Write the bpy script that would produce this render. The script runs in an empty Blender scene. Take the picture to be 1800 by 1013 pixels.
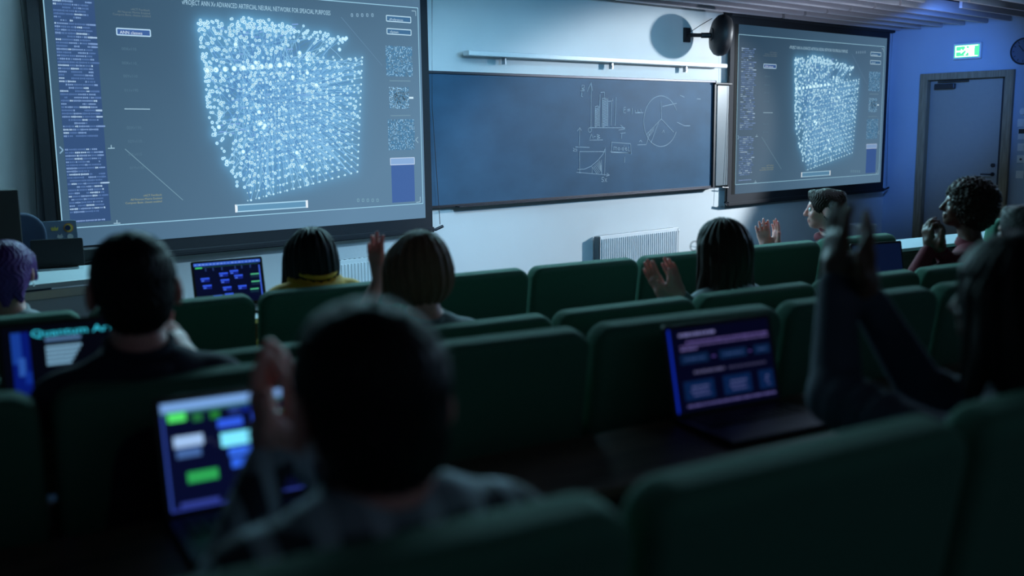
import bpy, bmesh, math, random
import numpy as np
from mathutils import Vector, Matrix

S = bpy.context.scene
COL = S.collection
PI = math.pi


def srgb(r, g, b, a=1.0):
    f = lambda c: (c / 255 / 12.92) if c / 255 <= 0.04045 else ((c / 255 + 0.055) / 1.055) ** 2.4
    return (f(r), f(g), f(b), a)


# ------------------------------------------------------------------ camera
FPX = 1739.5
YAW, PITCH, ROLL = math.radians(40.483), math.radians(9.101), math.radians(-0.719)
EYE = Vector((0, 0, 1.75))
_w = Vector((math.sin(YAW) * math.cos(PITCH), math.cos(YAW) * math.cos(PITCH), -math.sin(PITCH)))
_r0 = Vector((math.cos(YAW), -math.sin(YAW), 0))
_u0 = _r0.cross(_w)
_r = _r0 * math.cos(ROLL) + _u0 * math.sin(ROLL)
_u = -_r0 * math.sin(ROLL) + _u0 * math.cos(ROLL)
cam_data = bpy.data.cameras.new('camera')
cam = bpy.data.objects.new('camera', cam_data)
COL.objects.link(cam)
M = Matrix((_r, _u, -_w)).transposed().to_4x4()
M.translation = EYE
cam.matrix_world = M
cam_data.sensor_width = 36
cam_data.lens = FPX / 1800 * 36
cam_data.clip_start = 0.05
cam_data.dof.use_dof = True
cam_data.dof.focus_distance = 8.6
cam_data.dof.aperture_fstop = 1.55
S.camera = cam


def ray(x, y):
    return _w + _r * ((x - 900) / FPX) - _u * ((y - 506.5) / FPX)


def onY(x, y, Y):
    d = ray(x, y)
    return EYE + d * (Y / d.y)


def onX(x, y, X):
    d = ray(x, y)
    return EYE + d * (X / d.x)


def onZ(x, y, Z):
    d = ray(x, y)
    return EYE + d * ((Z - EYE.z) / d.z)


def at(x, y, d):
    return EYE + ray(x, y) * d


# ------------------------------------------------------------------ world, lights, exposure
S.view_settings.view_transform = 'Standard'
S.view_settings.look = 'None'
S.view_settings.exposure = 0.0
S.view_settings.gamma = 1.0
S.view_settings.use_curve_mapping = False
wd = bpy.data.worlds.new('world')
S.world = wd
wd.use_nodes = True
wd.node_tree.nodes['Background'].inputs[0].default_value = (0.10, 0.22, 0.40, 1)
wd.node_tree.nodes['Background'].inputs[1].default_value = 0.02


def spot(name, loc, target, energy, color, angle, blend=0.3, radius=0.08):
    l = bpy.data.lights.new(name, 'SPOT')
    l.energy = energy
    l.color = color
    l.spot_size = math.radians(angle)
    l.spot_blend = blend
    l.shadow_soft_size = radius
    o = bpy.data.objects.new(name, l)
    COL.objects.link(o)
    o.location = loc
    o.rotation_euler = (Vector(target) - Vector(loc)).to_track_quat('-Z', 'Y').to_euler()
    return o


def area(name, loc, target, energy, color, sx, sy):
    l = bpy.data.lights.new(name, 'AREA')
    l.shape = 'RECTANGLE'
    l.size, l.size_y = sx, sy
    l.energy = energy
    l.color = color
    o = bpy.data.objects.new(name, l)
    COL.objects.link(o)
    o.location = loc
    o.rotation_euler = (Vector(target) - Vector(loc)).to_track_quat('-Z', 'Y').to_euler()
    return o


spot('stage_spotlight', (13.05, 3.6, 2.80), (8.65, 7.45, 1.40), 2000, (0.84, 0.93, 1.0), 34, 0.35, 0.15)
spot('board_spotlight', (6.6, 2.6, 2.95), (7.2, 7.45, 1.9), 210, (0.13, 0.55, 1.0), 84, 0.7, 0.15)
spot('left_spotlight', (4.9, 4.3, 2.95), (4.6, 7.45, 0.4), 300, (0.42, 0.74, 1.0), 78, 0.8, 0.10)
spot('ceiling_slat_fill', (9.4, 4.9, 1.1), (10.2, 5.9, 3.15), 120, (0.72, 0.80, 1.0), 105, 1.0, 0.15)  # unseen floating uplight, added to brighten the slats in place of bounce
spot('door_spotlight', (10.6, 5.2, 2.9), (13.5, 6.95, 2.15), 300, (0.08, 0.28, 1.0), 58, 0.9, 0.15)
area('stage_bounce_fill', (5.6, 6.2, 2.98), (4.4, 2.0, 1.0), 400, (0.40, 0.82, 0.98), 7.0, 0.5)  # added fill, stands in for bounce light on seat tops and heads
area('aisle_rim_fill', (12.2, 3.0, 2.98), (6.0, 2.2, 1.0), 90, (0.36, 0.64, 1.0), 1.2, 1.2)  # added rim light from the right for people, not a real fitting
area('side_rim_fill', (6.3, 3.0, 2.98), (2.0, 1.8, 1.0), 16, (0.55, 0.72, 1.0), 0.9, 0.9)  # second added rim light, closer, for right sides and seat tops
area('rear_fill', (1.5, -1.6, 3.0), (3.0, 3.0, 1.0), 4, (0.60, 0.75, 1.0), 3.0, 1.0)  # dim fill added behind the rows to lift the seat backs

# ------------------------------------------------------------------ materials
MATS = {}


def mat(name, col, rough=0.6, metal=0.0, emit=None, estr=0.0, noise=0.0, nscale=20, bump=0.0, bscale=200, spec=0.5,
        stretch=None, sheen=0.0):
    if name in MATS:
        return MATS[name]
    m = bpy.data.materials.new(name)
    m.use_nodes = True
    nt = m.node_tree
    p = nt.nodes['Principled BSDF']
    p.inputs['Base Color'].default_value = col
    p.inputs['Roughness'].default_value = rough
    p.inputs['Metallic'].default_value = metal
    p.inputs['Specular IOR Level'].default_value = spec
    if sheen:
        p.inputs['Sheen Weight'].default_value = sheen
    tc = nt.nodes.new('ShaderNodeTexCoord')
    mp = nt.nodes.new('ShaderNodeMapping')
    nt.links.new(tc.outputs['Object'], mp.inputs['Vector'])
    if stretch:
        mp.inputs['Scale'].default_value = stretch
    if noise > 0:
        n = nt.nodes.new('ShaderNodeTexNoise')
        n.inputs['Scale'].default_value = nscale
        n.inputs['Detail'].default_value = 5
        nt.links.new(mp.outputs[0], n.inputs['Vector'])
        mx = nt.nodes.new('ShaderNodeMix')
        mx.data_type = 'RGBA'
        mx.inputs[6].default_value = tuple(c * (1 - noise) for c in col[:3]) + (1,)
        mx.inputs[7].default_value = tuple(min(1, c * (1 + noise)) for c in col[:3]) + (1,)
        nt.links.new(n.outputs['Fac'], mx.inputs[0])
        nt.links.new(mx.outputs[2], p.inputs['Base Color'])
    if bump > 0:
        n2 = nt.nodes.new('ShaderNodeTexNoise')
        n2.inputs['Scale'].default_value = bscale
        n2.inputs['Detail'].default_value = 3
        nt.links.new(mp.outputs[0], n2.inputs['Vector'])
        b = nt.nodes.new('ShaderNodeBump')
        b.inputs['Strength'].default_value = bump
        b.inputs['Distance'].default_value = 0.01
        nt.links.new(n2.outputs['Fac'], b.inputs['Height'])
        nt.links.new(b.outputs['Normal'], p.inputs['Normal'])
    if emit:
        p.inputs['Emission Color'].default_value = emit
        p.inputs['Emission Strength'].default_value = estr
    MATS[name] = m
    return m


def emat(name, strength, base=0.02):
    """light of a projector or a display: emission takes its colour from the mesh's colour attribute"""
    m = bpy.data.materials.new(name)
    m.use_nodes = True
    nt = m.node_tree
    p = nt.nodes['Principled BSDF']
    p.inputs['Base Color'].default_value = (base, base, base, 1)
    p.inputs['Roughness'].default_value = 0.8
    p.inputs['Specular IOR Level'].default_value = 0.1
    a = nt.nodes.new('ShaderNodeAttribute')
    a.attribute_name = 'Col'
    nt.links.new(a.outputs['Color'], p.inputs['Emission Color'])
    p.inputs['Emission Strength'].default_value = strength
    return m


def planks(name, c1, c2, axis_scale):
    m = bpy.data.materials.new(name)
    m.use_nodes = True
    nt = m.node_tree
    p = nt.nodes['Principled BSDF']
    p.inputs['Roughness'].default_value = 0.5
    tc = nt.nodes.new('ShaderNodeTexCoord')
    mp = nt.nodes.new('ShaderNodeMapping')
    mp.inputs['Scale'].default_value = axis_scale
    n = nt.nodes.new('ShaderNodeTexNoise')
    n.inputs['Scale'].default_value = 6
    n.inputs['Detail'].default_value = 8
    cr = nt.nodes.new('ShaderNodeValToRGB')
    cr.color_ramp.elements[0].color = c1
    cr.color_ramp.elements[0].position = 0.35
    cr.color_ramp.elements[1].color = c2
    cr.color_ramp.elements[1].position = 0.65
    nt.links.new(tc.outputs['Object'], mp.inputs['Vector'])
    nt.links.new(mp.outputs[0], n.inputs['Vector'])
    nt.links.new(n.outputs['Fac'], cr.inputs[0])
    nt.links.new(cr.outputs[0], p.inputs['Base Color'])
    return m


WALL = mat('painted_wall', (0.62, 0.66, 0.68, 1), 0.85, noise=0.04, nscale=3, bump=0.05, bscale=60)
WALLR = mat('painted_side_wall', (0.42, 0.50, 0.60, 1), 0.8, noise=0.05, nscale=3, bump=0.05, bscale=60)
BACKW = mat('dark_back_wall', (0.10, 0.11, 0.13, 1), 0.9, noise=0.1)
FLOOR = mat('dark_carpet', (0.035, 0.035, 0.04, 1), 0.95, noise=0.3, nscale=60, bump=0.3)
CEIL = mat('ceiling_void', (0.03, 0.03, 0.035, 1), 0.9, noise=0.1)
SLAT = mat('grey_slat', (0.48, 0.45, 0.50, 1), 0.6, noise=0.15, nscale=8, stretch=(0.4, 6, 6))
GREEN = mat('green_upholstery', (0.060, 0.18, 0.125, 1), 0.85, noise=0.15, nscale=120, bump=0.3, bscale=700, sheen=0.05, spec=0.2)
SHELL = mat('seat_shell', (0.02, 0.022, 0.024, 1), 0.6, noise=0.1)
METAL = mat('brushed_metal', (0.5, 0.52, 0.55, 1), 0.35, 1.0, noise=0.1)
DMETAL = mat('dark_metal', (0.05, 0.05, 0.06, 1), 0.4, 0.8, noise=0.1)
BLACK = mat('black_plastic', (0.012, 0.012, 0.015, 1), 0.5, noise=0.1)
BORDER = mat('black_screen_border', (0.010, 0.012, 0.018, 1), 0.8, noise=0.1)
WHITE = mat('white_lacquer', (0.75, 0.78, 0.80, 1), 0.4, noise=0.03)
GREYW = mat('glossy_grey_panel', (0.15, 0.18, 0.20, 1), 0.3, noise=0.05)
BOARD = mat('blue_chalkboard', (0.035, 0.090, 0.158, 1), 0.55, spec=0.15, noise=0.38, nscale=2.2, stretch=(1, 1, 1.6))
CHALK = mat('chalk', (0.33, 0.43, 0.51, 1), 0.9, noise=0.2, nscale=90)
WOOD = planks('walnut_desk', (0.07, 0.042, 0.03, 1), (0.13, 0.08, 0.055, 1), (0.6, 8, 8))
DOORW = mat('grey_door', (0.34, 0.31, 0.26, 1), 0.5, noise=0.05)
FRAMEW = planks('oak_frame', (0.22, 0.16, 0.09, 1), (0.34, 0.25, 0.15, 1), (8, 8, 0.6))
PALE = mat('pale_laminate', (0.48, 0.56, 0.60, 1), 0.35, noise=0.04)
SCREENM = emat('projected_light', 1.0)
LAPM = emat('display_light', 1.0)
SKIN = mat('light_skin', (0.62, 0.29, 0.26, 1), 0.5, noise=0.08, nscale=30)
SKIN2 = mat('tan_skin', (0.36, 0.17, 0.12, 1), 0.5, noise=0.08, nscale=30)
SKIN3 = mat('dark_skin', (0.10, 0.045, 0.03, 1), 0.45, noise=0.08, nscale=30)


for _m in (SKIN, SKIN2, SKIN3):
    _p = _m.node_tree.nodes['Principled BSDF']
    _p.inputs['Subsurface Weight'].default_value = 0.45
    _p.inputs['Subsurface Radius'].default_value = (1.0, 0.22, 0.10)
    _p.inputs['Subsurface Scale'].default_value = 0.022


# ------------------------------------------------------------------ object helpers
def link(name, me, m=None, parent=None, smooth=False):
    o = bpy.data.objects.new(name, me)
    COL.objects.link(o)
    if m is not None:
        me.materials.append(m)
    if smooth:
        me.polygons.foreach_set('use_smooth', [True] * len(me.polygons))
    if parent is not None:
        o.parent = parent
    return o


def tag(o, label, cat, group=None):
    o['label'] = label
    o['category'] = cat
    if group:
        o['group'] = group
    return o


def thing(name, label, cat, loc=(0, 0, 0), rz=0.0, group=None):
    o = bpy.data.objects.new(name, None)
    o.empty_display_size = 0.1
    COL.objects.link(o)
    o.location = loc
    o.rotation_euler = (0, 0, rz)
    return tag(o, label, cat, group)


def struct(o):
    o['kind'] = 'structure'
    return o


class MB:
    """collects shapes into one mesh"""

    def __init__(self):
        self.bm = bmesh.new()

    def box(self, c, s, rot=None, bev=0.0, seg=2):
        r = bmesh.ops.create_cube(self.bm, size=1)
        vs = r['verts']
        mt = Matrix.Translation(c) @ (rot.to_4x4() if rot is not None else Matrix.Identity(4)) @ Matrix.Diagonal((*s, 1))
        bmesh.ops.transform(self.bm, matrix=mt, verts=vs)
        if bev > 0:
            es = set(e for v in vs for e in v.link_edges)
            bmesh.ops.bevel(self.bm, geom=list(es), offset=bev, segments=seg, affect='EDGES', profile=0.5)
        return self

    def cyl(self, a, b, r1, r2=None, n=16):
        a, b = Vector(a), Vector(b)
        r2 = r1 if r2 is None else r2
        d = b - a
        r = bmesh.ops.create_cone(self.bm, cap_ends=True, segments=n, radius1=r1, radius2=r2, depth=d.length)
        mt = Matrix.Translation((a + b) / 2) @ d.to_track_quat('Z', 'Y').to_matrix().to_4x4()
        bmesh.ops.transform(self.bm, matrix=mt, verts=r['verts'])
        return self

    def lathe(self, prof, n=32, mtx=None):
        rings = []
        for (r, z) in prof:
            ring = [self.bm.verts.new((r * math.cos(2 * PI * i / n), r * math.sin(2 * PI * i / n), z)) for i in range(n)]
            rings.append(ring)
        fs = []
        for a, b in zip(rings[:-1], rings[1:]):
            for i in range(n):
                fs.append(self.bm.faces.new((a[i], a[(i + 1) % n], b[(i + 1) % n], b[i])))
        self.bm.faces.new(list(reversed(rings[0])))
        self.bm.faces.new(rings[-1])
        if mtx is not None:
            bmesh.ops.transform(self.bm, matrix=mtx, verts=[v for r_ in rings for v in r_])
        return self

    def prism(self, pts, y0, y1, mtx=None, bev=0.0, seg=3):
        """outline in XZ extruded in Y"""
        if bev > 0 and seg >= 3:
            return self.pad(pts, y0, y1, mtx, bev, seg + 2)
        old = set(self.bm.verts)
        a = [self.bm.verts.new((x, y0, z)) for x, z in pts]
        b = [self.bm.verts.new((x, y1, z)) for x, z in pts]
        n = len(pts)
        fa = self.bm.faces.new(a)
        fb = self.bm.faces.new(list(reversed(b)))
        for i in range(n):
            self.bm.faces.new((a[(i + 1) % n], a[i], b[i], b[(i + 1) % n]))
        vs = a + b
        if bev > 0:
            es = list(fa.edges) + list(fb.edges)
            bmesh.ops.bevel(self.bm, geom=es, offset=bev, segments=seg, affect='EDGES', profile=0.5)
            caps = [f for f in self.bm.faces if len(f.verts) >= n and f.verts[0] not in old]
            if n > 8:
                bmesh.ops.inset_individual(self.bm, faces=caps, thickness=min(0.012, bev * 0.5))
            vs = [v for v in self.bm.verts if v not in old]
        if mtx is not None:
            bmesh.ops.transform(self.bm, matrix=mtx, verts=vs)
        return self

    def pad(self, pts, y0, y1, mtx, bev, seg):
        """upholstered pad: outline in XZ with rounded rims"""
        n = len(pts)
        area_ = sum(pts[i][0] * pts[(i + 1) % n][1] - pts[(i + 1) % n][0] * pts[i][1] for i in range(n))
        sg = 1 if area_ > 0 else -1
        nor = []
        for i in range(n):
            v = Vector((0, 0))
            for a, b in ((pts[i - 1], pts[i]), (pts[i], pts[(i + 1) % n])):
                d = Vector((b[0] - a[0], b[1] - a[1]))
                if d.length > 1e-6:
                    d.normalize()
                    v += Vector((-d.y, d.x)) * sg
            v.normalize()
            nor.append(v)
        prof = [(bev * (1 - math.sin(PI / 2 * k / seg)), y0 + bev * (1 - math.cos(PI / 2 * k / seg))) for k in range(seg + 1)]
        prof += [(o, y0 + y1 - y) for o, y in reversed(prof)]
        prof = [(prof[0][0] + 0.01, y0)] + prof + [(prof[0][0] + 0.01, y1)]
        rings = [[self.bm.verts.new((p[0] + q.x * o, y, p[1] + q.y * o)) for p, q in zip(pts, nor)] for o, y in prof]
        for a, b in zip(rings[:-1], rings[1:]):
            for i in range(n):
                self.bm.faces.new((a[i], a[(i + 1) % n], b[(i + 1) % n], b[i]))
        self.bm.faces.new(list(reversed(rings[0])))
        self.bm.faces.new(rings[-1])
        if mtx is not None:
            bmesh.ops.transform(self.bm, matrix=mtx, verts=[v for r_ in rings for v in r_])
        return self

    def tube(self, pts, r, n=8):
        pts = [Vector(p) for p in pts]
        prev = None
        rings = []
        for i, p in enumerate(pts):
            d = (pts[min(i + 1, len(pts) - 1)] - pts[max(i - 1, 0)]).normalized()
            q = d.to_track_quat('Z', 'Y')
            rings.append([self.bm.verts.new(p + q @ Vector((r * math.cos(2 * PI * k / n), r * math.sin(2 * PI * k / n), 0))) for k in range(n)])
        for a, b in zip(rings[:-1], rings[1:]):
            for k in range(n):
                self.bm.faces.new((a[k], a[(k + 1) % n], b[(k + 1) % n], b[k]))
        self.bm.faces.new(list(reversed(rings[0])))
        self.bm.faces.new(rings[-1])
        return self

    def build(self, name, m, parent=None, smooth=False, bevmod=0):
        bmesh.ops.recalc_face_normals(self.bm, faces=self.bm.faces)
        me = bpy.data.meshes.new(name)
        self.bm.to_mesh(me)
        self.bm.free()
        o = link(name, me, m, parent)
        if smooth:
            me.shade_smooth() if hasattr(me, 'shade_smooth') else None
            try:
                me.set_sharp_from_angle(angle=math.radians(40))
            except Exception:
                pass
        return o


def rounded(w, h, r, n=6, bottom=True):
    """rounded rectangle outline centred in x, from z=0 to h"""
    pts = []
    cs = [(w / 2 - r, h - r, 0), (-w / 2 + r, h - r, PI / 2)]
    if bottom:
        cs += [(-w / 2 + r, r, PI), (w / 2 - r, r, 1.5 * PI)]
    for cx, cz, a0 in cs:
        for i in range(n + 1):
            a = a0 + PI / 2 * i / n
            pts.append((cx + r * math.cos(a), cz + r * math.sin(a)))
    if not bottom:
        pts += [(-w / 2, 0), (w / 2, 0)]
    return pts


def colmesh(name, quads, m, parent=None):
    """quads: list of (list of points, colour); one mesh, colour per face"""
    verts, faces, cols = [], [], []
    for pts, c in quads:
        k = len(verts)
        verts += [tuple(p) for p in pts]
        faces.append(tuple(range(k, k + len(pts))))
        cols += [c] * len(pts)
    me = bpy.data.meshes.new(name)
    me.from_pydata(verts, [], faces)
    at_ = me.color_attributes.new('Col', 'FLOAT_COLOR', 'CORNER')
    at_.data.foreach_set('color', np.array(cols, dtype=np.float32).ravel())
    return link(name, me, m, parent)


# ------------------------------------------------------------------ room shell
WY = 7.447
XR = 13.479
CZ = 3.27


def wallbox(name, c, s, m):
    return struct(MB().box(c, s).build(name, m))


wallbox('wall_front', (5.0, WY + 0.1, 1.6), (17.2, 0.2, 3.5), WALL)
wallbox('wall_left', (-3.4, 2.0, 1.6), (0.2, 10.7, 3.5), BACKW)
wallbox('wall_back', (5.0, -3.4, 1.6), (17.2, 0.2, 3.5), BACKW)
# right wall with a doorway between Y 5.78 and 6.86, height 2.38
b = MB()
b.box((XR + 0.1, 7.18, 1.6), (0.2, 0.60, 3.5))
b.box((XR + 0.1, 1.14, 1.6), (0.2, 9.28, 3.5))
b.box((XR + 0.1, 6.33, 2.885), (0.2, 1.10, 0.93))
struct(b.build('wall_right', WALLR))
wallbox('ceiling', (5.0, 2.0, CZ + 0.05), (17.2, 11.2, 0.1), CEIL)
b = MB()
b.box((5.0, 2.0, -0.1), (17.2, 11.2, 0.2))
struct(b.build('floor', FLOOR))
wallbox('baseboard_front', (5.0, WY - 0.008, 0.05), (16.9, 0.016, 0.10), PALE)

ROWS = {  # X0, Y0, slope, top z, floor z, seat pitch, gap phase
    1: (1.80, 3.72, -0.175, 1.10, 0.02, 0.644),
    2: (2.37, 2.55, -0.19, 1.10, 0.07, 0.640),
    3: (1.83, 1.83, -0.24, 1.23, 0.20, 0.640),
    4: (0.84, 0.77, -0.19, 1.32, 0.26, 0.600),
}


def rowpt(k, x, off=0.0, z=0.0):
    """point on a row's line at X, moved towards the stage by off"""
    X0, Y0, s, zt, zf, p = ROWS[k]
    n = Vector((-s, 1, 0)).normalized()
    v = Vector((x, Y0 + (x - X0) * s, z))
    return v + n * off


def rowrot(k):
    return math.atan(ROWS[k][2])


# low steps that carry the rows
for k, (d0, d1) in {2: (-0.42, 0.52), 3: (-0.64, 0.37), 4: (-0.6, 0.75)}.items():
    zf = ROWS[k][4]
    x0, x1 = (-3.2, 7.0)
    pts = [rowpt(k, x0, d1), rowpt(k, x1, d1), rowpt(k, x1, -2.2 if k == 4 else d0), rowpt(k, x0, -2.2 if k == 4 else d0)]
    bm = bmesh.new()
    lo = [bm.verts.new((p.x, max(p.y, -3.28), 0.0)) for p in pts]
    hi = [bm.verts.new((p.x, max(p.y, -3.28), zf)) for p in pts]
    bm.faces.new(hi)
    bm.faces.new(list(reversed(lo)))
    for i in range(4):
        bm.faces.new((lo[i], lo[(i + 1) % 4], hi[(i + 1) % 4], hi[i]))
    bmesh.ops.recalc_face_normals(bm, faces=bm.faces)
    me = bpy.data.meshes.new('floor')
    bm.to_mesh(me)
    bm.free()
    struct(link('floor', me, FLOOR))

# door in the right wall
dr = thing('door_1', 'grey door', 'door', (XR, 6.32, 0))
del dr['label'], dr['category']
struct(dr)
b = MB()
b.box((-0.01, 0.575, 1.22), (0.10, 0.11, 2.44), bev=0.004)
b.box((-0.01, -0.575, 1.22), (0.10, 0.11, 2.44), bev=0.004)
b.box((-0.01, 0, 2.395), (0.10, 1.04, 0.09), bev=0.004)
b.build('door_frame', FRAMEW, dr)
lf = MB().box((0.06, 0.03, 1.175), (0.05, 0.98, 2.34), bev=0.003).build('door_leaf', DOORW, dr)
MB().box((0.055, -0.49, 1.17), (0.07, 0.055, 2.33)).build('door_seal', BLACK, dr)
b = MB()
b.cyl((0.035, -0.40, 1.08), (-0.03, -0.40, 1.08), 0.012)
b.cyl((-0.03, -0.41, 1.08), (-0.03, -0.27, 1.08), 0.010)
b.cyl((0.035, -0.40, 1.08), (0.028, -0.40, 1.08), 0.027, n=20)
b.cyl((0.035, -0.40, 1.20), (0.015, -0.40, 1.20), 0.026, n=20)
b.build('door_handle', BLACK, dr, True)
b = MB()
b.box((0.0, 0.30, 2.26), (0.06, 0.28, 0.07), bev=0.008)
b.box((-0.02, 0.18, 2.325), (0.02, 0.42, 0.018))
b.build('door_closer', DMETAL, dr)

# slatted ceiling
joints = [1.72, 4.68, 7.64, 10.60, 13.44]
slat_proto = {}
RNG = random.Random(5)
ctb = MB()
for k in range(24):
    y = 7.28 - 0.30 * k
    js = joints if k % 2 == 0 else joints
    off = 0.0 if k < 6 else (0.35 if k % 2 else 0.0)
    xs = [j + (off if 0 < i < len(joints) - 1 else 0) for i, j in enumerate(js)]
    for a, c in zip(xs[:-1], xs[1:]):
        if k in (4, 5) and a > 10 and False:
            continue
        if k == 6 and a > 10:
            a = 11.4
        L = round(c - a - 0.05, 3)
        if L not in slat_proto:
            m_ = MB().box((0, 0, 0.065), (L, 0.035, 0.13), bev=0.003)
            o = m_.build('ceiling_slat', SLAT)
            slat_proto[L] = o
        else:
            o = slat_proto[L].copy()
            COL.objects.link(o)
        o.location = ((a + c) / 2, y, 3.05)
        tag(o, 'long grey ceiling slat hanging among rows of parallel slats', 'ceiling slat', 'parallel grey slats under the ceiling')
for x in joints[:-1] + [12.2, 9.2, 6.2, 3.2]:
    ctb = MB()
    ctb.box((x, 3.55, 3.215), (0.05, 7.6, 0.07))
    struct(ctb.build('trim_1' if x == joints[0] else 'trim_2', CEIL))

# ------------------------------------------------------------------ projection screens
SY = 7.36
f1 = [2.155, 5.215, 1.10, 2.86]


def px_uv(px, py):
    p = onY(px, py, SY)
    return ((p.x - F1[0]) / (F1[1] - F1[0]), (p.z - F1[2]) / (F1[3] - F1[2]))


_tl, _tr, _br, _bl = onY(76.7, 0, SY), onY(734.7, 13.9, SY), onY(744, 358, SY), onY(110, 402, SY)
F1 = [(_tl.x + _bl.x) / 2, (_tr.x + _br.x) / 2, (_bl.z + _br.z) / 2, _tr.z]
_tl, _tr, _br, _bl = onY(1302, 59.5, SY), onY(1555, 83, SY), onY(1545, 308, SY), onY(1290, 323, SY)
F2 = [(_tl.x + _bl.x) / 2, (_tr.x + _br.x) / 2, (_bl.z + _br.z) / 2, (_tl.z + _tr.z) / 2]
ASP = (F1[1] - F1[0]) / (F1[3] - F1[2])


def text_faces(s, size=1.0):
    cu = bpy.data.curves.new('t', 'FONT')
    cu.body = s
    cu.size = size
    cu.resolution_u = 2
    ob = bpy.data.objects.new('t', cu)
    COL.objects.link(ob)
    bpy.context.view_layer.update()
    me = bpy.data.meshes.new_from_object(ob.evaluated_get(bpy.context.evaluated_depsgraph_get()))
    vs = [v.co.copy() for v in me.vertices]
    fs = [[vs[i] for i in p.vertices] for p in me.polygons]
    bpy.data.objects.remove(ob)
    bpy.data.curves.remove(cu)
    bpy.data.meshes.remove(me)
    w = max((v.x for v in vs), default=1)
    return fs, w


Q = []          # projected content: polygons in (u, v) of the frame, each with a colour and a layer
AX = ASP        # width / height


def quv(pts, c, layer=1):
    Q.append((pts, c, layer))


def line_uv(a, b, wv, c, layer=1):
    ax, ay = a[0] * AX, a[1]
    bx, by = b[0] * AX, b[1]
    d = math.hypot(bx - ax, by - ay) or 1e-6
    nx, ny = -(by - ay) / d * wv / 2, (bx - ax) / d * wv / 2
    quv([((ax + nx) / AX, ay + ny), ((ax - nx) / AX, ay - ny), ((bx - nx) / AX, by - ny), ((bx + nx) / AX, by + ny)], c, layer)


def text_uv(s, u, v, h, c, right=False, width=None, layer=2):
    fs, w = text_faces(s)
    sx = h * 1.0
    if width:
        sx = width * AX / w
    for f in fs:
        quv([((u + ((p.x - (w if right else 0)) * sx) / AX), v + p.y * h) for p in f], c, layer)


def col(r, g, b_, k=1.0):
    c = srgb(r, g, b_)
    return (c[0] * k, c[1] * k, c[2] * k, 1)


FRAME_C = col(150, 200, 225)
for a, c in (((0, 0), (0, 1)), ((1, 0), (1, 1)), ((0, 0), (1, 0)), ((0, 1), (1, 1))):
    line_uv(a, c, 0.0042, FRAME_C)
# title
u0, v0 = px_uv(320, 6)
u1, v1 = px_uv(581, 22)
text_uv('vPROJECT ANN Xv ADVANCED ARTIFICIAL NEURAL NETWORK FOR SPEACIAL PURPOSES', u0, (v0 + v1) / 2 - 0.008, 0.030, col(165, 205, 228), width=u1 - u0)
# block behind the code column, block of code
ua, va = px_uv(92, 2)
ub, vb = px_uv(190, 396)
QBLOCK = len(Q)
_ue = px_uv(166, 5)[0]
quv([(0.018, 0.02), (_ue, 0.02), (_ue, 0.985), (0.018, 0.985)], col(50, 78, 122), 0)
RG = random.Random(11)
rows_py = [2 + 5.65 * i for i in range(43)] + [263 + 5.5 * i for i in range(21)] + [389]
uL, uR = px_uv(93, 5)[0], px_uv(155, 5)[0]
for j, py in enumerate(rows_py):
    _, v = px_uv(120 + 18 * py / 400, py)
    x = uL
    short = j == len(rows_py) - 1
    while x < uR:
        w = RG.choice((0.004, 0.007, 0.012, 0.018, 0.024))
        k = RG.random()
        if short:
            c = col(125, 155, 205)
        elif k < 0.45:
            c = col(84, 116, 168)
        elif k < 0.75:
            c = col(120, 152, 200)
        elif k < 0.88:
            c = col(165, 195, 225)
        else:
            c = None
        if c:
            n = max(1, int(w / 0.0032))
            for q in range(n):
                hh = 0.0024 + 0.0014 * RG.random()
                xx = x + q * w / n
                quv([(xx, v - hh), (min(uR, xx + w / n * 0.82), v - hh), (min(uR, xx + w / n * 0.82), v + hh), (xx, v + hh)], c)
        x += w + 0.001
# column 2: small labels


def pbox(px0, py0, px1, py1, lc, fill=None, wv=0.0038):
    a = px_uv(px0, py0)
    c = px_uv(px1, py1)
    if fill:
        quv([(a[0], c[1]), (c[0], c[1]), (c[0], a[1]), (a[0], a[1])], fill, 0)
    for p, q in (((a[0], a[1]), (c[0], a[1])), ((c[0], a[1]), (c[0], c[1])), ((c[0], c[1]), (a[0], c[1])), ((a[0], c[1]), (a[0], a[1]))):
        line_uv(p, q, wv, lc)
    return a, c


YEL = col(150, 150, 125)
for (px, py, s) in ((264, 20, 'vACT Feedback'), (264, 25.5, 'All Neuron Matrix Enabled'), (265, 30.5, 'Compute Basis, classes enabled')):
    u, v = px_uv(px, py)
    text_uv(s, u, v, 0.0125, col(105, 122, 130), right=True)
YE2 = col(150, 158, 128)
for (px, py, s) in ((285, 344, 'vACT Feedback'), (285, 350, 'All Neuron Matrix Enabled'), (285, 355.5, 'Compute Basis, classes enabled')):
    u, v = px_uv(px, py)
    text_uv(s, u, v, 0.0125, YE2, right=True)
a, c = pbox(205, 49.5, 265, 64, col(180, 215, 240), col(60, 95, 155), 0.0050)
u, v = px_uv(211, 59)
text_uv('ANN classes', u, v, 0.018, col(215, 232, 248))
for (px, py, s) in ((214, 88, '00Xv110'), (214.5, 113, '00Xv110_'), (217, 136, '00Yv110'), (219, 161, '011v190'), (223, 227, '00Xv130_'),
                    (225, 251, '02Yv110...'), (226, 274, '00Lv115'), (228.5, 298, '01Yv130..')):
    u, v = px_uv(px, py)
    text_uv(s, u, v, 0.017, col(84, 116, 138))
line_uv(px_uv(219, 191.5), px_uv(264, 192), 0.0040, col(150, 185, 205))
for px, py in ((196, 261), (206, 393)):
    line_uv(px_uv(px - 6, py), px_uv(px + 6, py - 0.5), 0.0040, col(150, 185, 205))
    line_uv(px_uv(px, py), px_uv(px - 0.3, py - 6), 0.0036, col(150, 185, 205))
line_uv(px_uv(105, 258), px_uv(111, 264), 0.005, col(130, 170, 200))
line_uv(px_uv(111, 264), px_uv(105.5, 270), 0.005, col(130, 170, 200))
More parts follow.
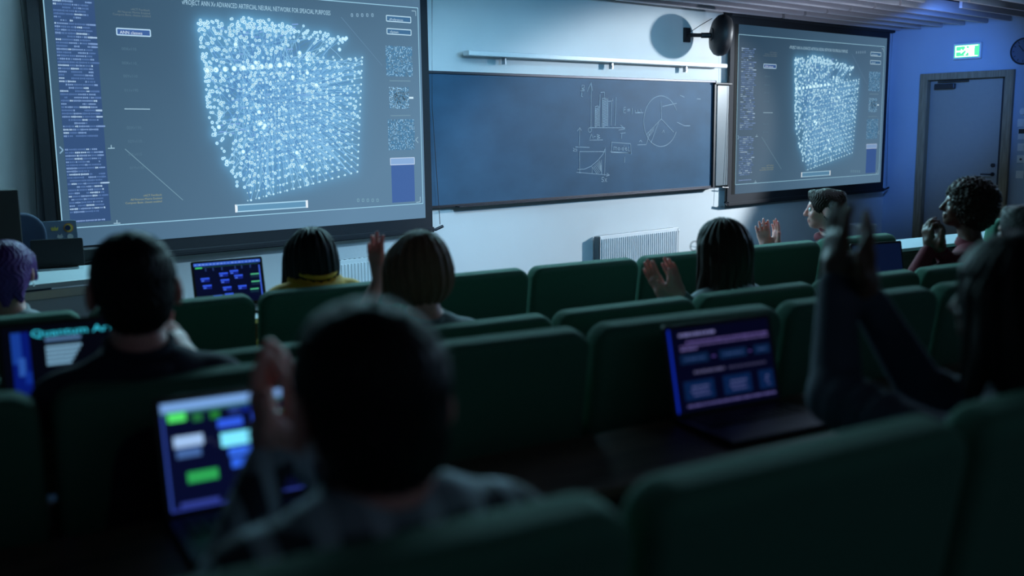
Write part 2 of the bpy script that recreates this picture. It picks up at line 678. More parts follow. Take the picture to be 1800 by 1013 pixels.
line_uv(px_uv(220, 262), px_uv(322, 352), 0.0035, col(110, 145, 165))
line_uv(px_uv(600, 30), px_uv(672, 115), 0.0035, col(95, 130, 160))
for px in (619, 628.5, 637, 646, 655):
    pbox(px - 1.4, 24, px + 1.4, 29, col(130, 165, 190), None, 0.004)
for px in (630, 638.5, 647, 655.5, 664):
    pbox(px - 1.6, 350, px + 1.6, 354.5, col(115, 155, 175), None, 0.004)
for (x0, y0, x1, y1, s) in ((679.5, 27, 722.5, 40, 'vPreferences'), (680.5, 50, 723, 62, 'vSystem')):
    pbox(x0, y0, x1, y1, col(180, 215, 235), col(62, 105, 145), 0.0048)
    u, v = px_uv(x0 + 5, y1 - 4.5)
    text_uv(s, u, v, 0.016, col(190, 220, 238))
RD = random.Random(3)
for (x0, y0, x1, y1, hole) in ((678, 80, 726, 135, 0), (684, 153, 720, 191, 1), (682, 210, 730, 263, 0)):
    a = px_uv(x0, y0)
    c = px_uv(x1, y1)
    quv([(a[0], c[1]), (c[0], c[1]), (c[0], a[1]), (a[0], a[1])], col(72, 122, 160), 0)
    n = 26
    for i in range(n):
        for j in range(n):
            ex = max(abs(i - n / 2), abs(j - n / 2)) / (n / 2)
            if RD.random() < 0.52:
                b_ = RD.choice((120, 150, 185, 215))
                if hole and ex < 0.55:
                    b_ -= 50
                u = a[0] + (c[0] - a[0]) * (i + 0.5) / n
                v = c[1] + (a[1] - c[1]) * (j + 0.5) / n
                s = 0.0024
                quv([(u - s / AX, v - s), (u + s / AX, v - s), (u + s / AX, v + s), (u - s / AX, v + s)], col(b_ * 0.7, b_ * 0.92, min(255, b_ * 1.08)))
line_uv(px_uv(685, 142), px_uv(722, 142.5), 0.005, col(110, 145, 165))
line_uv(px_uv(687, 203.5), px_uv(722, 203), 0.005, col(110, 145, 165))
line_uv(px_uv(719, 172), px_uv(727, 172), 0.010, col(200, 230, 245))
pbox(686.5, 278.5, 729, 288.5, col(190, 210, 235), col(135, 170, 215))
a, c = px_uv(688, 290), px_uv(730, 354)
quv([(a[0], c[1]), (c[0], c[1]), (c[0], a[1]), (a[0], a[1])], col(62, 96, 158), 0)
line_uv(px_uv(735, 241), px_uv(731, 246), 0.004, col(150, 185, 205))
line_uv(px_uv(731, 246), px_uv(735.5, 251), 0.004, col(150, 185, 205))
line_uv(px_uv(724, 19), px_uv(731, 19.5), 0.004, col(150, 185, 205))
line_uv(px_uv(731, 19.5), px_uv(731.3, 28), 0.004, col(150, 185, 205))
line_uv(px_uv(732, 356), px_uv(739, 355), 0.004, col(150, 185, 205))
line_uv(px_uv(739, 355), px_uv(739, 346), 0.004, col(150, 185, 205))
a, c = px_uv(416, 371), px_uv(540, 364)
a = (a[0], a[1] - 0.004)
c = (c[0], a[1] + 0.030)
quv([a, (c[0], a[1]), c, (a[0], c[1])], col(95, 145, 180), 0)
for p, q in ((a, (c[0], a[1])), ((c[0], a[1]), c), (c, (a[0], c[1])), ((a[0], c[1]), a)):
    line_uv(p, q, 0.0055, col(165, 210, 235))
for uu in (a[0], c[0]):
    line_uv((uu, a[1] - 0.003), (uu, c[1] + 0.003), 0.012, col(235, 245, 252))

# the network cube
OUT = [(347, 36), (380, 32), (440, 30), (500, 33), (545, 45), (580, 58), (612, 68), (606, 76), (575, 84), (600, 97), (637, 101), (634, 200), (629, 303),
       (540, 327), (443, 352), (420, 338), (402, 305), (385, 262), (367, 225), (362, 150), (352, 80)]


def inside(x, y, poly):
    r = False
    n = len(poly)
    for i in range(n):
        x0, y0 = poly[i]
        x1, y1 = poly[(i + 1) % n]
        if (y0 > y) != (y1 > y) and x < (x1 - x0) * (y - y0) / (y1 - y0) + x0:
            r = not r
    return r


RC = random.Random(21)
dots = []       # px, py, radius px, ring?, brightness
tries = 0
while len(dots) < 640:
    tries += 1
    x, y = RC.uniform(345, 638), RC.uniform(28, 354)
    if not inside(x, y, OUT):
        continue
    if RC.random() < 0.30:
        x, y = x, y
    lowright = (x - 400) / 240 * 0.5 + (y - 60) / 290 * 0.5
    if RC.random() < max(0, lowright * 1.05):
        continue
    if 370 < x < 400 and 215 < y < 262 and RC.random() < 0.7:
        continue
    dots.append((x, y, RC.uniform(1.9, 2.7), True, RC.uniform(0.8, 1.0)))
for i in range(110):       # left edge strands
    t = RC.random()
    x = 352 + 60 * t ** 2.2 + RC.gauss(0, 5) + (12 if RC.random() < 0.4 else 0)
    y = 40 + 290 * t
    if inside(x, y, OUT):
        dots.append((x, y, RC.uniform(1.9, 2.7), True, 1.0))
for i in range(90):        # crown
    t = RC.random()
    x = 350 + 235 * t
    y = 36 + 22 * max(0, t - 0.45) * 2 + abs(RC.gauss(0, 9))
    dots.append((x, y, RC.uniform(1.9, 2.7), True, 1.0))
TL, TR, BR, BL = (432, 122), (637, 101), (628.5, 302), (441.5, 352)
NC, NR = 17, 18


def bil(s, t):
    return (TL[0] * (1 - s) * (1 - t) + TR[0] * s * (1 - t) + BR[0] * s * t + BL[0] * (1 - s) * t,
            TL[1] * (1 - s) * (1 - t) + TR[1] * s * (1 - t) + BR[1] * s * t + BL[1] * (1 - s) * t)


for i in range(NC):
    for j in range(NR):
        s = (i / (NC - 1)) ** 0.93
        t = j / (NR - 1)
        x, y = bil(s, t)
        dots.append((x, y, 1.75, False, 0.92))
        dots.append((x - 4.6 * (1 - s) - 1.2 + 0, y + 0.9 - 0.3 * s, 1.15, False, 0.6))
for i in range(10):
    t = i / 9
    dots.append((364 + 144 * t, 124 - 10.5 * t, 4.1, False, 1.25))
for i in range(16):
    dots.append((RC.uniform(372, 560), RC.uniform(60, 300), 3.2, False, 1.2))
for x, y in ((399, 284), (603, 68), (609, 67), (607, 69), (598, 70), (597, 87)):
    dots.append((x, y, 3.0, False, 1.0))


# lines between the nodes
def curve_uv(p0, p1, p2, c, wv, n=8):
    prev = None
    for i in range(n + 1):
        t = i / n
        x = (1 - t) ** 2 * p0[0] + 2 * t * (1 - t) * p1[0] + t * t * p2[0]
        y = (1 - t) ** 2 * p0[1] + 2 * t * (1 - t) * p1[1] + t * t * p2[1]
        q = px_uv(x, y)
        if prev:
            line_uv(prev, q, wv, c, 1)
        prev = q


LC = [col(88, 145, 195), col(100, 160, 210), col(120, 180, 225), col(80, 130, 185), col(140, 195, 232)]
for i in range(620):
    a = dots[RC.randrange(len(dots))]
    c_ = dots[RC.randrange(len(dots))]
    cx, cy = 470 + RC.gauss(0, 45), 170 + RC.gauss(0, 60)
    if math.hypot(a[0] - c_[0], a[1] - c_[1]) > 190:
        continue
    curve_uv(a, (cx, cy), c_, RC.choice(LC), RC.choice((0.0022, 0.003, 0.0035)))
for i in range(NC):
    for j in range(0, NR, 1):
        if (i < NC - 6 and j < NR - 7) or RC.random() < 0.25:
            continue
        s, t = (i / (NC - 1)) ** 0.93, j / (NR - 1)
        x, y = bil(s, t)
        dx, dy = 480 - x, 165 - y
        L = 0.35 + 0.35 * RC.random()
        curve_uv((x, y), (x + dx * L / 2, y + dy * L / 2), (x + dx * L, y + dy * L), LC[4 if RC.random() < 0.5 else 2], 0.0030, 1)
for i in range(60):
    x, y = RC.uniform(370, 560), RC.uniform(40, 250)
    line_uv(px_uv(x, y), px_uv(x + RC.uniform(5, 14), y - 0.5), 0.005, col(125, 165, 225))
DOTC = (0.45, 0.78, 1.0)
for (x, y, r, ring, k) in dots:
    u, v = px_uv(x, y)
    rv = r * 0.00288 * 0.92
    n = 10
    halo = [(u + 1.35 * rv * math.cos(2 * PI * i / n) / AX, v + 1.35 * rv * math.sin(2 * PI * i / n)) for i in range(n)]
    disc = [(u + rv * math.cos(2 * PI * i / n) / AX, v + rv * math.sin(2 * PI * i / n)) for i in range(n)]
    quv(halo, col(125, 190, 232), 2)
    quv(disc, (0.62 * k, 0.90 * k, 1.0 * k, 1), 3)
    if ring:
        core = [(u + 0.42 * rv * math.cos(2 * PI * i / 6) / AX, v + 0.42 * rv * math.sin(2 * PI * i / 6)) for i in range(6)]
        quv(core, col(95, 165, 215), 4)

# smooth part of the picture: background and the glow of the network
GX, GY = 220, 120
U0, U1, V0, V1 = -0.014, 1.018, -0.095, 1.065
gu = np.linspace(U0, U1, GX)
gv = np.linspace(V0, V1, GY)
dens = np.zeros((GX, GY))
for (x, y, r, ring, k) in dots:
    u, v = px_uv(x, y)
    i = int(round((u - U0) / (U1 - U0) * (GX - 1)))
    j = int(round((v - V0) / (V1 - V0) * (GY - 1)))
    w_ = 1.0 + 0.6 * math.exp(-((x - 480) ** 2 + (y - 190) ** 2) / 6000)
    dens[i, j] += w_


def blur(a, s):
    k = np.exp(-0.5 * (np.arange(-3 * int(s) - 1, 3 * int(s) + 2) / s) ** 2)
    k /= k.sum()
    a = np.apply_along_axis(lambda m_: np.convolve(m_, k, mode='same'), 0, a)
    return np.apply_along_axis(lambda m_: np.convolve(m_, k, mode='same'), 1, a)


glow = blur(dens, 2.2) * 1.6 + blur(dens, 7) * 1.6
glow = glow / np.percentile(glow, 99.7)
UU, VV = np.meshgrid(gu, gv, indexing='ij')
bgA = np.array(srgb(44, 72, 96)[:3])
bgB = np.array(srgb(92, 126, 154)[:3])
tt = np.clip(0.10 + 0.62 * UU ** 1.1 + 0.50 * (1 - VV) * (0.45 + 0.55 * UU) - 0.25 * np.clip(VV - 0.6, 0, 1), 0, 1)
out_ = ((UU < 0) | (UU > 1) | (VV < 0) | (VV > 1))
base = bgA[None, None] * (1 - tt[..., None]) + bgB[None, None] * tt[..., None]
base = base * np.where(out_, 1.12, 1.0)[..., None]
g1 = np.array(srgb(104, 176, 224)[:3])
gg = np.clip(glow, 0, 1)[..., None]
base = base * (1 - 0.8 * gg) + g1[None, None] * gg * 0.95


def screen(label, F, fab, top, dim, tint, faint=False):
    """fab: fabric rect X0, X1, Z0, Z1;  F: frame rect of the picture"""
    t = thing('projection_screen', label, 'projection screen', ((fab[0] + fab[1]) / 2, SY, 0))
    ox = t.location.x
    W = fab[1] - fab[0]
    Lx, Rx = fab[0] - ox, fab[1] - ox
    # dark cloth border behind the white field
    b = MB()
    b.box((0, 0.012, (fab[2] + top) / 2 - 0.03), (W + 0.16, 0.006, top - fab[2] + 0.14))
    b.build('border_cloth', BORDER, t)
    # white field, with the projected background
    me = bpy.data.meshes.new('screen_fabric')
    xs = F[0] + gu * (F[1] - F[0]) - ox
    zs = F[2] + gv * (F[3] - F[2])
    xs = np.clip(xs, Lx, Rx)
    xs[0], xs[-1] = Lx, Rx
    zs = np.clip(zs, fab[2], fab[3])
    zs[0], zs[-1] = fab[2], fab[3]
    XX, ZZ = np.meshgrid(xs, zs, indexing='ij')
    vv = np.stack([XX, np.full_like(XX, 0.006), ZZ], -1).reshape(-1, 3)
    idx = np.arange(GX * GY).reshape(GX, GY)
    qf = np.stack([idx[:-1, :-1], idx[1:, :-1], idx[1:, 1:], idx[:-1, 1:]], -1).reshape(-1, 4)
    me.from_pydata(vv.tolist(), [], qf.tolist())
    ca = me.color_attributes.new('Col', 'FLOAT_COLOR', 'POINT')
    cc = np.ones((GX * GY, 4), dtype=np.float32)
    cc[:, :3] = (base.reshape(-1, 3) * np.array(tint)[None]) * dim
    ca.data.foreach_set('color', cc.ravel())
    link('screen_fabric', me, SCREENM, t)
    quads = []
    for qi, (pts, c, layer) in enumerate(Q):
        if faint and qi == QBLOCK:
            continue
        y = 0.004 - 0.0008 * layer
        p3 = [(F[0] + p[0] * (F[1] - F[0]) - ox, y, F[2] + p[1] * (F[3] - F[2])) for p in pts]
        dm = 1.0 if layer >= 3 else dim
        quads.append((p3, (c[0] * dm * tint[0], c[1] * dm * tint[1], c[2] * dm * tint[2], 1)))
    colmesh('projected_picture', quads, SCREENM, t)
    # weight bar at the bottom and case at the top
    b = MB()
    b.box((0, 0.0, fab[2] - 0.105), (W + 0.16, 0.030, 0.035), bev=0.006)
    b.cyl((-(W + 0.16) / 2, 0, fab[2] - 0.125), ((W + 0.16) / 2, 0, fab[2] - 0.125), 0.014)
    bar = b.build('weight_bar', BORDER, t)
    for sx in (-1, 1):
        x0 = sx * (W + 0.16) / 2
        b = MB()
        b.tube([(x0 - sx * 0.02, 0, fab[2] - 0.11), (x0 + sx * 0.02, -0.005, fab[2] - 0.115), (x0 + sx * 0.09, -0.03, fab[2] - 0.085)], 0.014, 10)
        b.build('bar_end', DMETAL, bar, True)
        b = MB()
        b.tube([(x0 + sx * 0.07, -0.01, fab[2] - 0.07), (x0 + sx * 0.02, 0, (fab[2] + top) / 2), (x0 + sx * 0.05, 0, top)], 0.003, 6)
        b.build('tension_cord', BLACK, t)
    b = MB()
    b.box((0, 0.015, top + 0.06), (W + 0.26, 0.12, 0.14), bev=0.01)
    b.build('screen_case', BORDER, t)
    return t


p1, p2, p3_ = onY(99, 405, SY), onY(749, 384, SY), onY(298, 419, SY)
screen('large projection screen on the front wall left of the chalkboard, showing a blue network cube', F1,
       (onY(88, 225, SY).x, onY(744, 200, SY).x, (p2.z + p3_.z) / 2, 2.95), 2.98, 1.0, (1, 1, 1))
screen('smaller looking projection screen on the front wall right of the chalkboard, near the door', F2,
       (onY(1290, 200, SY).x, onY(1554, 200, SY).x, onY(1286, 342, SY).z, onY(1295, 42, SY).z), onY(1290, 28, SY).z, 0.80, (1.0, 0.97, 0.95), True)

# ------------------------------------------------------------------ chalkboard
B0, B1, BZ0, BZ1 = 5.30, 9.47, 1.062, 2.262
t = thing('chalkboard', 'wide blue chalkboard with white chalk charts, between the two projection screens', 'chalkboard', ((B0 + B1) / 2, WY, 0))
cx = (B0 + B1) / 2
MB().box((0, -0.025, (BZ0 + BZ1) / 2), (B1 - B0, 0.03, BZ1 - BZ0)).build('board_panel', BOARD, t)
b = MB()
hx = (B1 - B0) / 2
b.box((0, -0.028, BZ1 + 0.010), (2 * hx + 0.04, 0.05, 0.024), bev=0.003)
b.box((0, -0.028, BZ0 - 0.010), (2 * hx + 0.04, 0.05, 0.024), bev=0.003)
b.box((hx + 0.012, -0.028, (BZ0 + BZ1) / 2), (0.028, 0.05, BZ1 - BZ0 + 0.04), bev=0.003)
b.box((-hx - 0.012, -0.028, (BZ0 + BZ1) / 2), (0.028, 0.05, BZ1 - BZ0 + 0.04), bev=0.003)
b.build('board_frame', DMETAL, t)
MB().box((0.15, -0.075, BZ0 - 0.02), (2 * hx - 0.36, 0.07, 0.012), bev=0.003).build('chalk_tray', DMETAL, t)
strokes = []


def ck(pts):
    strokes.append([(980 + x / 5.064, 130 + y / 5.064) for x, y in pts])


def arc(cx_, cy_, rx, ry, a0, a1, n=28):
    return [(cx_ + rx * math.cos(math.radians(a0 + (a1 - a0) * i / n)), cy_ + ry * math.sin(math.radians(a0 + (a1 - a0) * i / n))) for i in range(n + 1)]


ck([(300, 75), (298, 478)]); ck([(262, 160), (300, 78), (312, 152)]); ck([(285, 478), (600, 480)]); ck([(560, 455), (600, 490), (545, 500)])
ck([(560, 530), (605, 525)]); ck([(572, 530), (568, 580)])
ck([(218, 100), (216, 180)]); ck([(218, 100), (238, 100), (236, 125), (218, 130), (238, 140), (232, 158)]); ck([(205, 150), (240, 146)]); ck([(215, 172), (212, 200), (226, 204)])
ck([(332, 470), (335, 292), (360, 285), (372, 298), (372, 470)]); ck([(378, 180), (375, 298)]); ck([(395, 470), (400, 215)]); ck([(385, 165), (418, 162), (415, 215), (448, 220), (447, 468)])
ck([(448, 245), (492, 240), (488, 215)]); ck([(482, 250), (476, 462)]); ck([(520, 205), (512, 462)]); ck([(400, 218), (447, 220)])
for i in range(13):
    y = 300 + i * 13
    ck([(335, y + 14), (370, y)])
for i in range(18):
    y = 225 + i * 13.5
    ck([(402, y + 15), (445, y)])
ck(arc(288, 500, 15, 20, 0, 360)); ck([(288, 580), (302, 535), (318, 575)]); ck([(322, 560), (340, 556)]); ck([(352, 578), (352, 540), (376, 548), (354, 560), (380, 568), (352, 580)]); ck([(285, 590), (405, 588)])
ck([(198, 480), (192, 640)]); ck([(178, 510), (198, 478), (214, 505)])
ck([(160, 650), (285, 655)]); ck([(140, 660), (152, 670), (140, 686), (156, 688)]); ck([(165, 662), (160, 674), (174, 676), (168, 690), (160, 688)])
ck([(195, 690), (197, 885)]); ck([(195, 692), (420, 692)]); ck([(425, 655), (418, 905)]); ck([(170, 876), (465, 902)]); ck([(440, 885), (465, 902), (432, 912)]); ck([(180, 850), (240, 848), (300, 822), (360, 770), (405, 715), (425, 660)])
ck([(308, 826), (308, 888)]); ck([(390, 765), (392, 893)])
for i in range(8):
    ck([(312 + i * 9, 826 - i * 9 + 5), (min(390, 352 + i * 12), min(892, 888 - i * 8 + 5))])
ck([(415, 920), (395, 922), (395, 940), (412, 945), (408, 960), (392, 958)]); ck([(420, 928), (440, 962)]); ck([(438, 930), (420, 962)])
ck([(478, 608), (650, 622), (655, 715)]); ck([(482, 606), (478, 700), (655, 705)]); ck([(470, 692), (655, 705)])
for s_ in ([(498, 680), (500, 650), (512, 652), (512, 678)], [(512, 655), (526, 652), (526, 680)], [(548, 655), (536, 668), (548, 680), (558, 668), (548, 655)], [(590, 632), (588, 680), (572, 675), (574, 660), (590, 662)],
           [(602, 668), (618, 664), (608, 652), (600, 668), (612, 682), (622, 676)], [(632, 650), (632, 684), (642, 686)], [(598, 740), (597, 790)]):
    ck(s_)
ck([(590, 300), (586, 345), (608, 348)]); ck([(588, 322), (606, 316)]); ck([(590, 300), (608, 296)]); ck([(620, 318), (645, 314)]); ck([(622, 330), (646, 326)])
ck([(665, 305), (662, 360)]); ck([(690, 320), (690, 345), (710, 345)]); ck([(712, 315), (715, 345), (735, 342)]); ck([(740, 315), (745, 342)]); ck([(690, 348), (765, 345)])
ck(arc(920, 422, 153, 226, -250, -25, 40)); ck(arc(920, 422, 150, 224, 25, 118, 24)); ck([(920, 240), (924, 402)]); ck([(924, 402), (790, 540)]); ck([(900, 430), (835, 605)]); ck([(924, 402), (1035, 520)])
for i in range(6):
    ck([(800 + i * 12, 535 - i * 14), (805 + i * 9, 575 - i * 12)])
ck([(822, 530), (788, 630)]); ck([(712, 632), (790, 630)]); ck([(728, 605), (742, 590), (752, 608)]); ck([(930, 525), (945, 500), (950, 525)]); ck([(1065, 430), (1130, 462), (1180, 462)]); ck([(1090, 190), (1130, 208)]); ck([(1240, 222), (1275, 224)])
ck([(935, 290), (1060, 262)])
def chalk_part(name, test):
    b = MB()
    for st in strokes:
        mx_ = sum(p[0] for p in st) / len(st)
        my_ = sum(p[1] for p in st) / len(st)
        if not test(mx_, my_):
            continue
        ps = [onY(x, y, WY - 0.043) for x, y in st]
        for p, q in zip(ps[:-1], ps[1:]):
            d = q - p
            if d.length < 1e-5:
                continue
            d2 = d.normalized()
            n = Vector((-d2.z, 0, d2.x)) * 0.0028
            vs = [b.bm.verts.new(v - Vector((cx, WY, 0))) for v in (p - n, p + n, q + n, q - n)]
            b.bm.faces.new(vs)
            vs2 = [b.bm.verts.new(v.co + Vector((0, 0.0016, 0))) for v in vs]
            b.bm.faces.new(list(reversed(vs2)))
    b.build(name, CHALK, t)


cxx = lambda x: 980 + x / 5.064
cyy = lambda y: 130 + y / 5.064
T_bar = lambda x, y: x < cxx(575) and y < cyy(598) and not (x < cxx(225) and y > cyy(470)) or (x < cxx(610) and cyy(450) < y < cyy(598) and x > cxx(540))
T_box = lambda x, y: cxx(465) < x < cxx(665) and y > cyy(600)
T_for = lambda x, y: cxx(575) < x < cxx(770) and y < cyy(400) and not T_bar(x, y)
T_cur = lambda x, y: x < cxx(465) and not T_bar(x, y)
chalk_part('chalk_bar_chart', T_bar)
chalk_part('chalk_boxed_word', T_box)
chalk_part('chalk_formula', T_for)
chalk_part('chalk_curve_chart', T_cur)
chalk_part('chalk_pie_chart', lambda x, y: not (T_bar(x, y) or T_box(x, y) or T_for(x, y) or T_cur(x, y)))


# lamp rail above the board
t = thing('display_rail', 'long thin white rail on the front wall above the chalkboard', 'rail', (7.66, WY, 2.45))
MB().box((0, -0.10, 0.0), (3.82, 0.09, 0.045), bev=0.006).build('rail_body', WHITE, t)
for x in (-1.42, 0.05, 1.25):
    b = MB()
    b.box((x, -0.045, -0.012), (0.02, 0.09, 0.014))
    b.box((x, -0.06, -0.05), (0.014, 0.05, 0.07))
    b.build('bracket', METAL, t)

# column beside the board
q0, q1 = onY(1256, 200, WY - 0.06), onY(1281, 200, WY - 0.06)
t = thing('side_panel', 'narrow glossy grey upright panel between the chalkboard and the right projection screen', 'panel', ((q0.x + q1.x) / 2, WY, 1.06))
w = q1.x - q0.x
MB().prism(rounded(w - 0.04, 1.17, 0.015), -0.075, -0.03, Matrix.Translation((0.01, 0, 0)), 0.004).build('panel_face', GREYW, t)
MB().box((-w / 2 + 0.0, -0.035, 0.585), (0.035, 0.07, 1.20), bev=0.003).build('panel_edge', BLACK, t)
MB().box((0, -0.045, 1.19), (w + 0.04, 0.085, 0.02), bev=0.003).build('panel_cap', BLACK, t)
MB().tube([(0.0, -0.09, -0.02), (w / 2 - 0.02, -0.09, -0.03), (w / 2 - 0.01, -0.04, -0.03)], 0.007).build('latch', METAL, t)

# round loudspeaker on its wall bracket
sp = onY(1266, 62, WY - 0.35)
t = thing('loudspeaker', 'black round loudspeaker on a wall bracket beside the right screen', 'loudspeaker', sp)
R_ = Matrix.Rotation(math.radians(-12), 4, 'Z') @ Matrix.Rotation(math.radians(90), 4, 'Y')
prof = [(0.02, -0.115), (0.07, -0.11), (0.075, -0.10), (0.12, -0.095), (0.17, -0.08), (0.215, -0.04), (0.228, 0.0), (0.222, 0.05), (0.20, 0.085), (0.15, 0.105), (0.05, 0.115), (0.01, 0.116)]
MB().lathe(prof, 40, Matrix.Rotation(math.radians(-36), 4, 'Z') @ Matrix.Rotation(math.radians(95), 4, 'Y')).build('speaker_body', BLACK, t, True)
b = MB()
b.cyl((-0.08, 0.06, 0), (-0.17, 0.13, 0.0), 0.03)
b.cyl((-0.16, 0.11, 0.0), (-0.17, 0.345, 0.02), 0.022)
b.box((-0.17, 0.335, 0.02), (0.10, 0.03, 0.16), bev=0.004)
b.build('wall_bracket', BLACK, t)
MB().tube([(-0.02, 0.10, 0.19), (-0.10, 0.2, 0.12), (-0.20, 0.3, 0.03)], 0.004).build('cable', BLACK, t)


# ------------------------------------------------------------------ radiators
def radiator(label, x0, x1, z0, z1):
    t = thing('radiator', label, 'radiator', ((x0 + x1) / 2, WY, z0))
    L = x1 - x0
    h = z1 - z0
    b = MB()
    n = int(L / 0.034)
    b.box((0, -0.10, h / 2), (L, 0.012, h), bev=0.003)
    for i in range(n):
        x = -L / 2 + 0.035 + (L - 0.07) * i / (n - 1)
        b.box((x, -0.110, h / 2), (0.015, 0.012, h - 0.07), bev=0.004, seg=1)
    b.build('front_panel', WHITE, t)
    for sx in (-1, 1):
        MB().box((sx * (L / 2 - 0.004), -0.065, h / 2), (0.008, 0.085, h - 0.02)).build('side_cover', GREYW, t)
    b = MB()
    for i in range(int(L / 0.05)):
        b.box((-L / 2 + 0.03 + i * 0.05, -0.065, h - 0.005), (0.02, 0.08, 0.008))
    b.build('top_grille', WHITE, t)
    b = MB()
    b.cyl((L / 2 + 0.005, -0.065, h - 0.04), (L / 2 + 0.05, -0.065, h - 0.04), 0.018)
    b.build('valve', WHITE, t)
    for sx in (-1, 1):
        MB().cyl((sx * (L / 2 - 0.04), -0.065, 0.01), (sx * (L / 2 - 0.04), -0.065, -z0 + 0.002), 0.009).build('pipe', WHITE, t)
        MB().box((sx * L / 4, -0.045, h / 2), (0.03, 0.09, h - 0.1)).build('mounting', METAL, t)


radiator('white ribbed radiator low on the front wall under the chalkboard', 7.50, 8.78, 0.12, 0.62)
radiator('white ribbed radiator on the front wall under the big screen, left of the bob-haired person', 4.05, 5.05, 0.12, 0.66)

# ------------------------------------------------------------------ exit sign, clock, switches
p = onX(1703, 90, XR)
t = thing('exit_sign', 'glowing green and white exit sign on the blue wall above the door', 'exit sign', (XR, p.y, p.z - 0.09))
MB().box((-0.03, 0, 0.09), (0.06, 0.37, 0.21), bev=0.008).build('sign_housing', WHITE, t)
GR = (0.02, 0.85, 0.30, 1)
quads = [([(-0.0615, 0.165, 0.01), (-0.0615, -0.165, 0.01), (-0.0615, -0.165, 0.17), (-0.0615, 0.165, 0.17)], (0.10, 1.25, 0.42, 1))]
WG = (4.0, 5.0, 4.3, 1)


def sq(y0, z0, y1, z1, c=WG, x=-0.0625):
    quads.append(([(x, y0, z0), (x, y1, z0), (x, y1, z1), (x, y0, z1)], c))


sq(0.15, 0.02, 0.145, 0.16); sq(0.15, 0.02, -0.15, 0.025); sq(0.15, 0.155, -0.15, 0.16)
sq(-0.03, 0.03, -0.10, 0.15)                               # doorway
sq(0.135, 0.082, 0.075, 0.098)                             # arrow shaft
quads.append(([(-0.0625, 0.075, 0.06), (-0.0625, 0.045, 0.09), (-0.0625, 0.075, 0.12)], WG))
quads.append(([(-0.0630, 0.025, 0.135), (-0.0630, 0.005, 0.135), (-0.0630, 0.005, 0.15), (-0.0630, 0.025, 0.15)], WG))    # running figure: head
for poly in ([(0.03, 0.12), (0.0, 0.13), (-0.02, 0.09), (0.005, 0.08)], [(0.0, 0.09), (-0.02, 0.09), (0.02, 0.035), (0.035, 0.04)], [(0.0, 0.09), (-0.02, 0.09), (-0.045, 0.065), (-0.03, 0.06)],
             [(-0.045, 0.065), (-0.03, 0.06), (-0.05, 0.03), (-0.06, 0.035)], [(0.03, 0.12), (0.045, 0.09), (0.038, 0.087), (0.02, 0.112)], [(0.0, 0.125), (-0.03, 0.105), (-0.045, 0.11), (-0.045, 0.117)]):
    quads.append(([(-0.0630, y, z) for y, z in poly], WG))
colmesh('sign_face', quads, emat('exit_sign_light', 1.0, 0.1), t)

p = onX(1801, 90, XR)
t = thing('wall_clock', 'round dark wall clock at the right edge, beside the exit sign', 'clock', (XR, p.y, p.z))
MB().lathe([(0.165, 0.0), (0.170, 0.03), (0.160, 0.045), (0.150, 0.045), (0.148, 0.03), (0.01, 0.03)], 40, Matrix.Rotation(math.radians(-90), 4, 'Y')).build('clock_rim', BLACK, t, True)
MB().cyl((-0.028, 0, 0), (-0.032, 0, 0), 0.148, n=40).build('clock_face', mat('clock_dial', (0.10, 0.14, 0.22, 1), 0.4, noise=0.05), t)
for i in range(12):
    a = i * PI / 6
    b = MB()
    b.box((-0.034, 0.125 * math.sin(a), 0.125 * math.cos(a)), (0.003, 0.008, 0.026), Matrix.Rotation(-a, 3, 'X'))
    b.build('hour_mark', BLACK, t)
b = MB()
b.box((-0.036, 0.03, 0.04), (0.003, 0.010, 0.10), Matrix.Rotation(-0.7, 3, 'X'))
b.box((-0.038, -0.05, 0.02), (0.003, 0.007, 0.13), Matrix.Rotation(1.2, 3, 'X'))
b.build('clock_hands', BLACK, t)
for (px, py, lab, kind) in ((1799, 196, 'small round white wall sensor, topmost of the column right of the door', 'sensor'), (1796, 216, 'square white wall switch directly below the round sensor', 'switch'),
                            (1797, 235, 'switch plate with a dark display, between two white switches right of the door', 'display'), (1796, 259, 'square white switch under the dark display plate', 'switch'),
                            (1795, 280, 'white switch with a dark button, second from the bottom right of the door', 'button'), (1793, 307, 'lowest white switch of the column right of the door', 'switch')):
    p = onX(px, py, XR)
    t = thing('wall_switch', lab, 'wall switch', (XR, p.y, p.z), 0, 'wall switches right of the door')
    if kind == 'sensor':
        MB().cyl((0, 0, 0), (-0.025, 0, 0), 0.05, 0.04, 24).build('switch_plate', WHITE, t, True)
    else:
        MB().box((-0.006, 0, 0), (0.012, 0.10, 0.10 if kind != 'display' else 0.15), bev=0.003).build('switch_plate', WHITE, t)
        if kind == 'display':
            MB().box((-0.013, 0, 0.03), (0.004, 0.085, 0.06)).build('display_window', BLACK, t)
        elif kind == 'button':
            MB().cyl((-0.012, 0, 0), (-0.018, 0, 0), 0.015, n=16).build('button', BLACK, t)
        else:
            MB().box((-0.014, 0, 0), (0.006, 0.06, 0.06), bev=0.002).build('rocker', WHITE, t)

# waste bin in the corner
t = thing('waste_bin', 'pale waste bin on the floor below the right projection screen', 'bin', (12.35, 7.1, 0))
b = MB()
b.lathe([(0.13, 0.0), (0.17, 0.40), (0.18, 0.40), (0.18, 0.42), (0.165, 0.42), (0.155, 0.40), (0.12, 0.02)], 28)
b.build('bin_body', WHITE, t, True)

